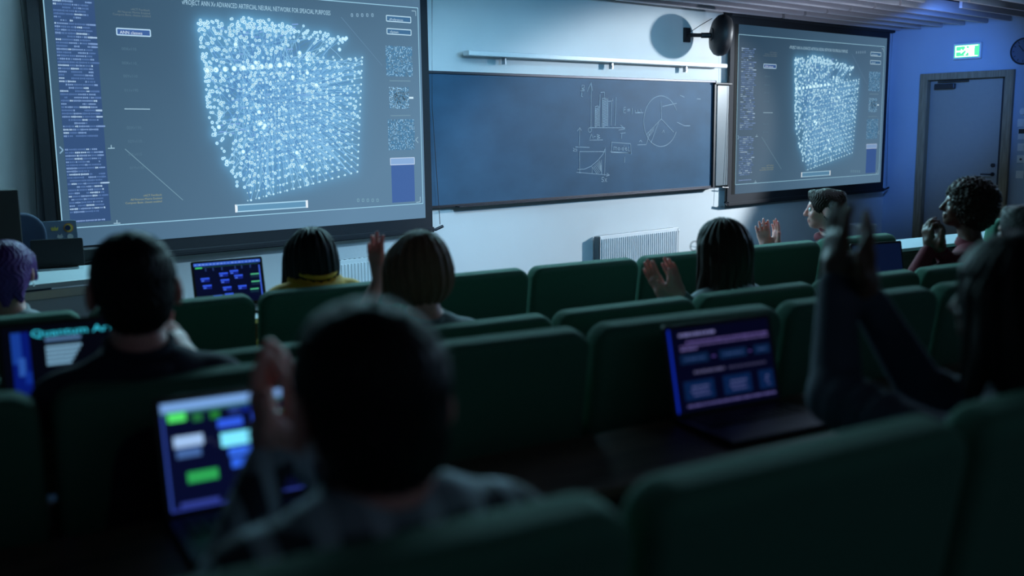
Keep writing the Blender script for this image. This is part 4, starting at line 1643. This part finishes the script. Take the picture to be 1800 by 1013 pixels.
def hand_prims(Fd, W, f, n, right, curl=0.25, spread=0.012, s=1.0, grow=0.0):
    W, f, n = npv(W), npv(f), npv(n)
    f = f / np.linalg.norm(f)
    n = n - (n @ f) * f
    n = n / np.linalg.norm(n)
    b = np.cross(f, n) * (1 if right else -1)
    offs = (0.030, 0.010, -0.010, -0.029)
    lens = (0.070, 0.079, 0.073, 0.057)
    ks = (0.086, 0.090, 0.085, 0.077)
    add(Fd, P_caps(W, W + f * 0.03 * s, 0.026 * s, 0.028 * s), 0.02)
    for o, L, kk, fan in zip(offs, lens, ks, (1.5, 0.5, -0.5, -1.6)):
        K = W + (f * kk + b * o) * s
        add(Fd, P_caps(W + (f * 0.02 + b * o * 0.55) * s, K, 0.0145 * s, 0.0125 * s), 0.014)
        d = f + b * (fan * spread * 6)
        d /= np.linalg.norm(d)
        p = K
        ang = 0.0
        for q, (fr, r0, r1) in enumerate(((0.46, 0.0098, 0.0090), (0.30, 0.0088, 0.0082), (0.24, 0.0080, 0.0070))):
            ang += curl * (0.7, 1.1, 0.8)[q] * (1 + 0.15 * abs(fan))
            dd = d * math.cos(ang) + n * math.sin(ang)
            e = p + dd * L * fr * s
            add(Fd, P_caps(p, e, r0 * s, r1 * s), 0.004)
            p = e
    p = W + (f * 0.020 + b * 0.018 + n * 0.004) * s
    for L, r0, r1, (cf, cb, cn) in ((0.046, 0.018, 0.0135, (0.55, 0.80, 0.22)), (0.034, 0.0115, 0.0100, (0.80, 0.52, 0.25)), (0.027, 0.0100, 0.0080, (0.92, 0.30, 0.18))):
        d = f * cf + b * cb + n * cn
        d /= np.linalg.norm(d)
        e = p + d * L * s
        add(Fd, P_caps(p, e, r0 * s, r1 * s), 0.008)
        p = e


def hair_noise(kind):
    def f(P, H):
        q = (P - H.c) @ H.R
        phi = np.arctan2(q[..., 0], -q[..., 1])
        z = q[..., 2]
        if kind == 'curly':
            a = 0.011
            return a * (np.sin(q[..., 0] * 190 + 2 * np.sin(z * 90)) * np.sin(q[..., 1] * 170 + 1.5) * np.sin(z * 180 + 2 * np.sin(q[..., 0] * 70)) + 0.35 * np.sin(q[..., 0] * 410) * np.sin(z * 390 + q[..., 1] * 300))
        if kind == 'short':
            return 0.0022 * np.sin(phi * 34 + 5 * np.sin(z * 60)) + 0.0018 * np.sin(q[..., 0] * 300 + q[..., 1] * 200) * np.sin(z * 260)
        return 0.0030 * np.sin(phi * 21 + 1.6 * np.sin(z * 18)) + 0.0016 * np.sin(phi * 47 + 2 * np.sin(z * 25 + 1))
    return f


def apply_noise(Fd, H, kind, lo, hi):
    r = Fd.sub(lo, hi)
    if r is None:
        return
    s, P = r
    Fd.F[s] += hair_noise(kind)(P, H).astype(np.float32)


def hair_field(H, style, h):
    ext = {'short': 0.15, 'quiff': 0.16, 'bob': 0.24, 'longbob': 0.26, 'long': 0.46, 'curly': 0.22, 'pixie': 0.19, 'shoulder': 0.34}[style]
    Fd = Field(H.c - ext, H.c + np.array([ext, ext, min(ext, 0.19)]), h)
    if style in ('short', 'quiff', 'pixie'):
        g = {'short': 0.0, 'quiff': 0.003, 'pixie': 0.008}[style]
        add(Fd, H.ell((0, -0.012, 0.030), (0.084 + g, 0.104 + g, 0.086 + g)), 0)
        add(Fd, H.ell((0, -0.045, -0.030), (0.070 + g, 0.066 + g, 0.070)), 0.03)
        add(Fd, H.ell((0, 0.025, 0.068), (0.050 + g, 0.058, 0.030 + g)), 0.03)
        if style == 'quiff':
            add(Fd, H.ell((0.01, 0.062, 0.084), (0.040, 0.034, 0.022), rotm(0.45, 0, 0)), 0.02)
            add(Fd, H.ell((0.0, -0.085, 0.070), (0.045, 0.030, 0.035)), 0.02)
        if style == 'pixie':
            add(Fd, H.caps((0.075, 0.02, 0.05), (0.088, 0.045, -0.035), 0.022, 0.010), 0.02)
            add(Fd, H.caps((-0.075, 0.02, 0.05), (-0.088, 0.045, -0.035), 0.022, 0.010), 0.02)
            add(Fd, H.caps((0.04, -0.08, 0.0), (0.05, -0.08, -0.10), 0.03, 0.014), 0.02)
            add(Fd, H.caps((-0.04, -0.08, 0.0), (-0.05, -0.08, -0.10), 0.03, 0.014), 0.02)
            add(Fd, H.caps((0.0, -0.08, 0.0), (0.0, -0.085, -0.11), 0.03, 0.016), 0.02)
        add(Fd, H.ell((0, 0.120, -0.020), (0.100, 0.070, 0.085)), 0.012, 'cut')            # face
        if style != 'pixie':
            for s in (-1, 1):
                add(Fd, H.ell((s * 0.095, 0.005, -0.035), (0.030, 0.040, 0.045)), 0.010, 'cut')
            add(Fd, H.caps((-0.1, -0.04, -0.125), (0.1, -0.04, -0.125), 0.045, 0.045), 0.02, 'cut')
        apply_noise(Fd, H, 'short', H.c - 0.2, H.c + 0.2)
    elif style in ('bob', 'longbob'):
        dz = 0.0 if style == 'bob' else -0.02
        add(Fd, H.ell((0, -0.014, 0.030), (0.096, 0.112, 0.098)), 0)
        add(Fd, H.ell((0, -0.022, -0.045 + dz), (0.114, 0.104, 0.098 - dz)), 0.06)
        for s in (-1, 1):
            add(Fd, H.caps((s * 0.080, 0.020, 0.02), (s * 0.098, 0.040, -0.105 + dz), 0.032, 0.026), 0.04)
        add(Fd, H.caps((-0.20, -0.03, -0.185 + dz), (0.20, -0.03, -0.185 + dz), 0.060, 0.060), 0.012, 'cut')
        add(Fd, H.ell((0, 0.130, -0.035), (0.064, 0.090, 0.098)), 0.015, 'cut')
        add(Fd, H.ell((0, 0.03, -0.09), (0.055, 0.066, 0.11)), 0.01, 'cut')
        apply_noise(Fd, H, 'strand', H.c - 0.3, H.c + 0.3)
    elif style in ('long', 'shoulder'):
        zb = -0.36 if style == 'long' else -0.24
        add(Fd, H.ell((0, -0.014, 0.030), (0.095, 0.112, 0.098)), 0)
        add(Fd, H.ell((0, -0.040, -0.045), (0.108, 0.100, 0.110)), 0.06)
        for x, w_ in ((-0.085, 0.040), (-0.045, 0.048), (0.0, 0.05), (0.045, 0.048), (0.085, 0.040)):
            add(Fd, H.caps((x, -0.055, -0.06), (x * 1.45, -0.105, zb), w_, w_ * 0.55), 0.035)
        for s in (-1, 1):
            add(Fd, H.caps((s * 0.085, 0.010, 0.01), (s * 0.125, 0.000, zb + 0.10), 0.032, 0.022), 0.04)
        add(Fd, H.ell((0, 0.130, -0.035), (0.066, 0.095, 0.098)), 0.015, 'cut')
        add(Fd, H.ell((0, 0.03, -0.11), (0.055, 0.070, 0.13)), 0.01, 'cut')
        apply_noise(Fd, H, 'strand', H.c - 0.5, H.c + 0.5)
    elif style == 'curly':
        add(Fd, H.ell((0, -0.030, 0.040), (0.125, 0.128, 0.112)), 0)
        add(Fd, H.ell((0, -0.055, -0.035), (0.110, 0.095, 0.085)), 0.05)
        add(Fd, H.ell((0, 0.125, -0.040), (0.11, 0.078, 0.100)), 0.015, 'cut')
        add(Fd, H.caps((-0.12, -0.02, -0.150), (0.12, -0.02, -0.150), 0.050, 0.050), 0.02, 'cut')
        apply_noise(Fd, H, 'curly', H.c - 0.25, H.c + 0.25)
    F_ = Fd.F
    F_[0], F_[-1] = 1, 1
    F_[:, 0], F_[:, -1] = 1, 1
    F_[:, :, 0], F_[:, :, -1] = 1, 1
    return Fd


def ik(Sh, Wr, a, b, pole):
    Sh, Wr, pole = npv(Sh), npv(Wr), npv(pole)
    d = Wr - Sh
    L = np.linalg.norm(d)
    if L > (a + b) * 0.995:
        Wr = Sh + d / L * (a + b) * 0.995
        d = Wr - Sh
        L = np.linalg.norm(d)
    u_ = d / L
    x = (a * a - b * b + L * L) / (2 * L)
    hgt = math.sqrt(max(a * a - x * x, 1e-6))
    pv = pole - (pole @ u_) * u_
    pv /= np.linalg.norm(pv)
    return Sh + u_ * x + pv * hgt, Wr


def person(label, head, rz, zseat, zfloor, skin, shirtm, hairm, style, headrot=(0, 0, 0), hands=(None, None), lean=0.03, h=0.0065,
           collar=None, sleeve=0.97, s=1.0, glasses=False, watch=None, hh=0.0045, earring=False, coll_tall=0.0, coll_r=0.070, sh=0.0, build=1.0, curl=0.2, poles=(None, None)):
    """head: world position of the middle of the head; hands: (left, right) = (wrist, finger direction, palm normal) in world space"""
    hd = Vector(head)
    rotw = Matrix.Rotation(rz, 3, 'Z')
    base = Vector((hd.x, hd.y, 0)) - rotw @ Vector((0, 0.78 * lean * 1.0 + 0.03, 0))
    base.z = zfloor
    t = thing('person', label, 'person', base, rz)
    inv = rotw.transposed()
    loc = lambda v: npv(inv @ (Vector(v) - base))
    dirl = lambda v: npv(inv @ Vector(v))
    Hc = loc(hd)
    zs = zseat - zfloor                       # seat height above the feet
    tz = (Hc[2] - zs) / 0.775                 # stretch of the sitting height

    def T(x, y, z):                           # torso coordinates above the seat
        return np.array([x * build, y + lean * z, zs + z * tz + sh * min(1, max(0, (z - 0.2) / 0.25))])
    R = rotm(headrot[0], headrot[1], headrot[2])
    neck_top = T(0, 0.0, 0.665)
    H = Head(Hc, R, s)
    lo = np.array([-0.48, -0.25, -0.02])
    hi = np.array([0.48, 0.80, Hc[2] + 0.16])
    B = Field(lo, hi, h)
    A = Field(lo, hi, h)                      # shirt
    head_prims(B, H)
    add(B, P_caps(T(0, -0.012, 0.555), H.p((0, -0.022, -0.055)), 0.058 * s, 0.052 * s), 0.025)
    # torso (body under the cloth, cloth around it)
    for Fd, g in ((B, -0.006), (A, 0.010)):
        k = 0.06
        add(Fd, P_ell(T(0, 0.0, 0.10), (0.165 * build + g, 0.120 + g, 0.115 + g)), 0)
        add(Fd, P_ell(T(0, 0.0, 0.27), (0.145 * build + g, 0.105 + g, 0.16 + g)), k)
        add(Fd, P_ell(T(0, -0.005, 0.42), (0.165 * build + g, 0.112 + g, 0.15 + g)), k)
        add(Fd, P_caps(T(-0.135, -0.01, 0.510), T(0.135, -0.01, 0.510), 0.060 + g, 0.060 + g), k)
        add(Fd, P_caps(T(-0.05, -0.02, 0.555), T(0.05, -0.02, 0.555), 0.045 + g, 0.045 + g), 0.06)
    # arms
    for i, sx in ((0, -1), (1, 1)):
        Sh = T(sx * 0.172, -0.005, 0.500)
        if hands[i] is None:
            Wr, fd, pn = T(sx * 0.10, 0.34, 0.10), (-sx * 0.2, 1, -0.15), (0, 0, -1)
            Wr[2] = zs + 0.19
            fd, pn = npv(fd), npv(pn)
        else:
            Wr, fd, pn = loc(hands[i][0]), dirl(hands[i][1]), dirl(hands[i][2])
        pole = npv((sx * 0.55, -0.25, -1.0)) if poles[i] is None else npv(poles[i])
        El, Wr = ik(Sh, Wr, 0.285 * s, 0.255 * s, pole)
        add(B, P_caps(Sh, El, 0.046, 0.038), 0.03)
        add(B, P_caps(El, Wr, 0.037, 0.024), 0.015)
        hand_prims(B, Wr + (Wr - El) / np.linalg.norm(Wr - El) * 0.005, fd, pn, sx > 0, curl, 0.014, s)
        add(A, P_caps(Sh, El, 0.062, 0.052), 0.04)
        We = El + (Wr - El) * sleeve
        add(A, P_caps(El, We, 0.051, 0.037), 0.02)
        # folds round the elbow
        u_ = (El - Sh) / np.linalg.norm(El - Sh)
        for q in (0.60, 0.76, 0.90):
            c = Sh + (El - Sh) * q
            add(A, P_tor(c, 0.047, 0.011, u_), 0.014)
        if watch == i:
            u2 = (Wr - El) / np.linalg.norm(Wr - El)
            b = MB()
            c0, c1 = Wr - u2 * 0.045, Wr - u2 * 0.02
            b.cyl(tuple(c0), tuple(c1), 0.036, 0.036, 24)
            b.build('wristband', BLACK, t, True)
    # legs
    Lg = Field(lo, np.array([0.48, 0.80, zs + 0.22]), max(h, 0.008))
    for sx in (-1, 1):
        hip = np.array([sx * 0.085, 0.03, zs + 0.085])
        knee = np.array([sx * 0.115, 0.46, zs + 0.065])
        ank = np.array([sx * 0.115, 0.44, 0.085])
        toe = np.array([sx * 0.135, 0.60, 0.045])
        heel = np.array([sx * 0.113, 0.42, 0.045])
        add(B, P_caps(hip, knee, 0.070, 0.048), 0.03)
        add(B, P_caps(knee, ank, 0.048, 0.032), 0.02)
        add(B, P_caps(heel, toe, 0.030, 0.024), 0.02)
        add(Lg, P_caps(hip, knee, 0.086, 0.062), 0.03)
        add(Lg, P_caps(knee, ank, 0.062, 0.050), 0.02)
        b = MB()
        b.prism([(x_, z_) for x_, z_ in ((-0.075, -0.045), (0.20, -0.045), (0.205, -0.01), (0.14, 0.028), (0.03, 0.055), (-0.06, 0.055), (-0.08, 0.0))], -0.042, 0.042,
                Matrix.Translation(tuple(heel)) @ Matrix.Rotation(math.radians(90 - 6 * sx), 4, 'Z'), 0.012, 3)
        b.build('shoe', SHELL, t, True)
    add(Lg, P_ell(np.array([0, 0.0, zs + 0.10]), (0.182 * build, 0.135, 0.105)), 0.05)
    if collar is None:
        collar = shirtm
    C0 = T(0, -0.012, 0.600)
    body = link('body', B.mesh('body'), skin, t)
    sh = link('shirt', A.mesh('shirt'), shirtm, t)
    Cf = Field(C0 - 0.13, C0 + 0.13, 0.005)
    add(Cf, P_tor(C0 + np.array([0, 0, -0.018]), coll_r + 0.002 + coll_tall * 0.3, 0.014 + coll_tall * 0.4, (0, -0.25, 1)), 0)
    add(Cf, P_tor(C0 + np.array([0, 0, 0.004 + coll_tall]), coll_r - 0.003, 0.010, (0, -0.3, 1)), 0.02)
    link('collar', Cf.mesh('collar'), collar, sh)
    link('trousers', Lg.mesh('trousers'), TROU, t)
    hf = hair_field(H, style, hh)
    link('hair', hf.mesh('hair'), hairm, t)
    for sx in (-1, 1):
        b = MB()
        c = H.p((sx * 0.032, 0.077, 0.000))
        bmesh.ops.create_uvsphere(b.bm, u_segments=16, v_segments=10, radius=0.0125 * s, matrix=Matrix.Translation(tuple(c)))
        ey = b.build('eye', EYEM, t, True)
        b = MB()
        c = H.p((sx * 0.032, 0.0842, 0.000))
        bmesh.ops.create_uvsphere(b.bm, u_segments=12, v_segments=8, radius=0.0065 * s, matrix=Matrix.Translation(tuple(c)))
        b.build('iris', SHELL, ey, True)
    if glasses:
        b = MB()
        for sx in (-1, 1):
            ring = [H.p((sx * 0.034 + 0.026 * math.cos(a), 0.108, 0.0 + 0.020 * math.sin(a))) for a in [2 * PI * i / 20 for i in range(21)]]
            b.tube([tuple(p) for p in ring], 0.0024, 6)
            b.tube([tuple(H.p((sx * 0.060, 0.106, 0.004))), tuple(H.p((sx * 0.078, 0.09, 0.004))), tuple(H.p((sx * 0.086, 0.0, 0.004)))], 0.0022, 6)
        b.tube([tuple(H.p((-0.008, 0.110, 0.004))), tuple(H.p((0.008, 0.110, 0.004)))], 0.0022, 6)
        b.build('glasses', DMETAL, t, True)
    if earring:
        for sx in (-1, 1):
            b = MB()
            b.tube([tuple(H.p((sx * 0.088, -0.005 + 0.009 * math.cos(a), -0.050 + 0.009 * math.sin(a)))) for a in [2 * PI * i / 14 for i in range(15)]], 0.0018, 6)
            b.build('earring', METAL, t, True)
    return t


def hairmat(name, c, c2=None, rough=0.45):
    m = mat(name, c, rough, bump=0.35, bscale=90, stretch=(6, 6, 0.5), noise=0.35, nscale=30, spec=0.2)
    if c2:
        nt = m.node_tree
        for n in nt.nodes:
            if n.type == 'MIX':
                n.inputs[6].default_value = c
                n.inputs[7].default_value = c2
    return m


EYEM = mat('eye_white', (0.7, 0.7, 0.7, 1), 0.2, noise=0.02)
TROU = mat('dark_trousers', (0.02, 0.022, 0.03, 1), 0.9, noise=0.15)
H_BLACK = hairmat('black_hair', (0.006, 0.006, 0.008, 1))
H_BROWN = hairmat('brown_hair', (0.014, 0.008, 0.006, 1), (0.038, 0.020, 0.014, 1))
H_AUB = hairmat('auburn_hair', (0.09, 0.038, 0.026, 1), (0.30, 0.15, 0.10, 1))
H_PURP = hairmat('purple_hair', (0.06, 0.022, 0.13, 1), (0.22, 0.07, 0.38, 1))
NAVYC = mat('navy_shirt', (0.010, 0.013, 0.035, 1), 0.9, noise=0.15, bump=0.2, bscale=400)
GREYC = mat('grey_blue_shirt', (0.17, 0.22, 0.24, 1), 0.85, noise=0.1, bump=0.2, bscale=300)
WHITEC = mat('pale_shirt', (0.33, 0.37, 0.40, 1), 0.85, noise=0.1, bump=0.2, bscale=300)
YELC = mat('yellow_shirt', (0.75, 0.42, 0.03, 1), 0.8, noise=0.15, bump=0.2, bscale=300)
REDC = mat('dark_red_jumper', (0.13, 0.006, 0.02, 1), 0.9, noise=0.15, bump=0.3, bscale=300)
BLKC = mat('black_jacket', (0.010, 0.010, 0.012, 1), 0.9, noise=0.15)
DENIM = mat('blue_grey_sleeves', (0.045, 0.055, 0.09, 1), 0.9, noise=0.15, bump=0.2, bscale=300)
# plaid shirt: dark with pale blue-white stripes
PLAID = bpy.data.materials.new('plaid_shirt')
PLAID.use_nodes = True
_nt = PLAID.node_tree
_p = _nt.nodes['Principled BSDF']
_p.inputs['Roughness'].default_value = 0.85
_tc = _nt.nodes.new('ShaderNodeTexCoord')
_last = None
for _ax, _sc in (('X', 5.0), ('Z', 4.0)):
    _wv = _nt.nodes.new('ShaderNodeTexWave')
    _wv.bands_direction = _ax
    _wv.inputs['Scale'].default_value = _sc
    _wv.inputs['Distortion'].default_value = 0.6
    _cr = _nt.nodes.new('ShaderNodeValToRGB')
    _cr.color_ramp.elements[0].position = 0.62
    _cr.color_ramp.elements[0].color = (0, 0, 0, 1)
    _cr.color_ramp.elements[1].position = 0.74
    _nt.links.new(_tc.outputs['Object'], _wv.inputs['Vector'])
    _nt.links.new(_wv.outputs['Fac'], _cr.inputs[0])
    if _last is None:
        _last = _cr
    else:
        _mx = _nt.nodes.new('ShaderNodeMath')
        _mx.operation = 'MULTIPLY_ADD'
        _mx.inputs[1].default_value = 0.55
        _nt.links.new(_cr.outputs[0], _mx.inputs[0])
        _nt.links.new(_last.outputs[0], _mx.inputs[2])
        _mc = _nt.nodes.new('ShaderNodeMix')
        _mc.data_type = 'RGBA'
        _mc.inputs[6].default_value = (0.022, 0.030, 0.048, 1)
        _mc.inputs[7].default_value = (0.36, 0.44, 0.52, 1)
        _nt.links.new(_mx.outputs[0], _mc.inputs[0])
        _nt.links.new(_mc.outputs[2], _p.inputs['Base Color'])

PEOPLE = True
if PEOPLE:
    up = Vector((0, 0, 1))
    cr_ = Vector((math.cos(YAW), -math.sin(YAW), 0))      # to the right as seen here
    cf = Vector((math.sin(YAW), math.cos(YAW), 0))        # away
    r1, r2, r3, r4 = (rowrot(k) for k in (1, 2, 3, 4))
    person('person with short purple hair and a pale collar, at the left edge', at(14, 478, 4.02), r1 - 0.25, 0.47, 0.0, SKIN, WHITEC, H_PURP, 'pixie', (0, 0, 0), s=1.05, earring=True, h=0.008, coll_tall=0.01)
    w = at(342, 652, 2.5)
    person('person with short dark hair and a navy top, seated behind a laptop at the left', at(234, 504, 2.22), r3, 0.65, 0.20, SKIN, NAVYC, H_BLACK, 'short', (0.05, 0, 0),
           hands=((w - Vector((0.05, -0.02, 0)), -cr_ * 0.2 + up, cr_), (w, -cr_ * 0.45 + up, -cr_)), coll_tall=0.02, h=0.006, s=1.08, sh=0.03)
    person('person with straight black hair and a yellow collar, seen from behind', at(547, 449, 4.36), r1, 0.47, 0.0, SKIN, YELC, H_BLACK, 'longbob', (0.05, 0, 0), coll_tall=0.03, coll_r=0.088, h=0.008, sh=0.075)
    w = at(668, 492, 3.62)
    person('person with an auburn bob and a grey-blue shirt, one hand raised', at(736, 468, 3.45), r2, 0.52, 0.07, SKIN, GREYC, H_AUB, 'bob', (0.05, 0, -0.03),
           hands=((w, up - cr_ * 0.16, cr_ * 0.6 + cf * 0.8), None), sleeve=0.35, coll_tall=0.006, h=0.0065, curl=0.12)
    w = at(474, 800, 1.62)
    person('nearest person with short dark hair and a plaid shirt, clapping, blurred', at(646, 706, 1.22), r4, 0.71, 0.26, SKIN, PLAID, H_BLACK, 'short', (0.04, 0, 0),
           hands=((w, up - cr_ * 0.12 + cf * 0.1, cr_), (w + cr_ * 0.045 + cf * 0.02, up - cr_ * 0.05 + cf * 0.1, -cr_)), sleeve=0.93, h=0.0055, coll_tall=0.01, build=1.0, s=1.10, sh=0.055)
    w = at(1170, 524, 4.22)
    person('person with long brown hair and glasses, clapping with both hands', at(1266, 436, 4.42), r2 + 0.12, 0.52, 0.07, SKIN, GREYC, H_BROWN, 'long', (0.03, 0, 0.12),
           hands=((w, up - cr_ * 0.60, cr_ + cf * 0.5), (w + cr_ * 0.065, up - cr_ * 0.32, -cr_ + cf * 0.7)), sleeve=0.96, s=1.07, glasses=True, h=0.0065, curl=0.06)
    w = at(1352, 436, 6.42)
    person('person in profile with short dark hair and a red collar, facing left', at(1450, 368, 6.22), r1 + 0.30, 0.47, 0.0, SKIN, BLKC, H_BROWN, 'quiff', (0.0, 0, 0.42),
           hands=((w - cr_ * 0.02, up - cr_ * 0.2, cf + cr_ * 0.2), (w + cr_ * 0.05, up - cr_ * 0.02, -cr_ - cf * 0.2)), sleeve=0.9, collar=REDC, coll_tall=0.03, h=0.0075, curl=0.1, s=1.1)
    w = at(1634, 436, 4.95)
    person('person in profile with curly dark hair and a dark red jumper, hand raised', at(1696, 362, 5.02), r2 + 0.30, 0.52, 0.07, SKIN3, REDC, H_BROWN, 'curly', (0.16, 0, 0.50),
           hands=((w, up - cr_ * 0.2, cr_ + cf * 0.3), (w + cr_ * 0.04 - cf * 0.03, up - cr_ * 0.02, -cr_)), sleeve=0.88, coll_tall=0.0, h=0.0065, curl=0.5, watch=1)
    person('person with short dark hair, half cut off at the right edge', at(1802, 414, 3.80), r3, 0.65, 0.20, SKIN2, BLKC, H_BLACK, 'quiff', (0, 0, 0.1), h=0.008)
    w = at(1470, 492, 2.02)
    person('large dark person at the right edge, both hands raised in front of the row', at(1783, 530, 1.78), r4 + 0.05, 0.71, 0.26, SKIN3, DENIM, H_BLACK, 'shoulder', (0.03, 0, 0.1),
           hands=((w, up - cr_ * 0.04, cr_ + cf * 0.2), (at(1522, 522, 2.0), up + cr_ * 0.03, -cr_ + cf * 0.2)), sleeve=0.94, h=0.006, build=1.1, curl=0.08, watch=0)
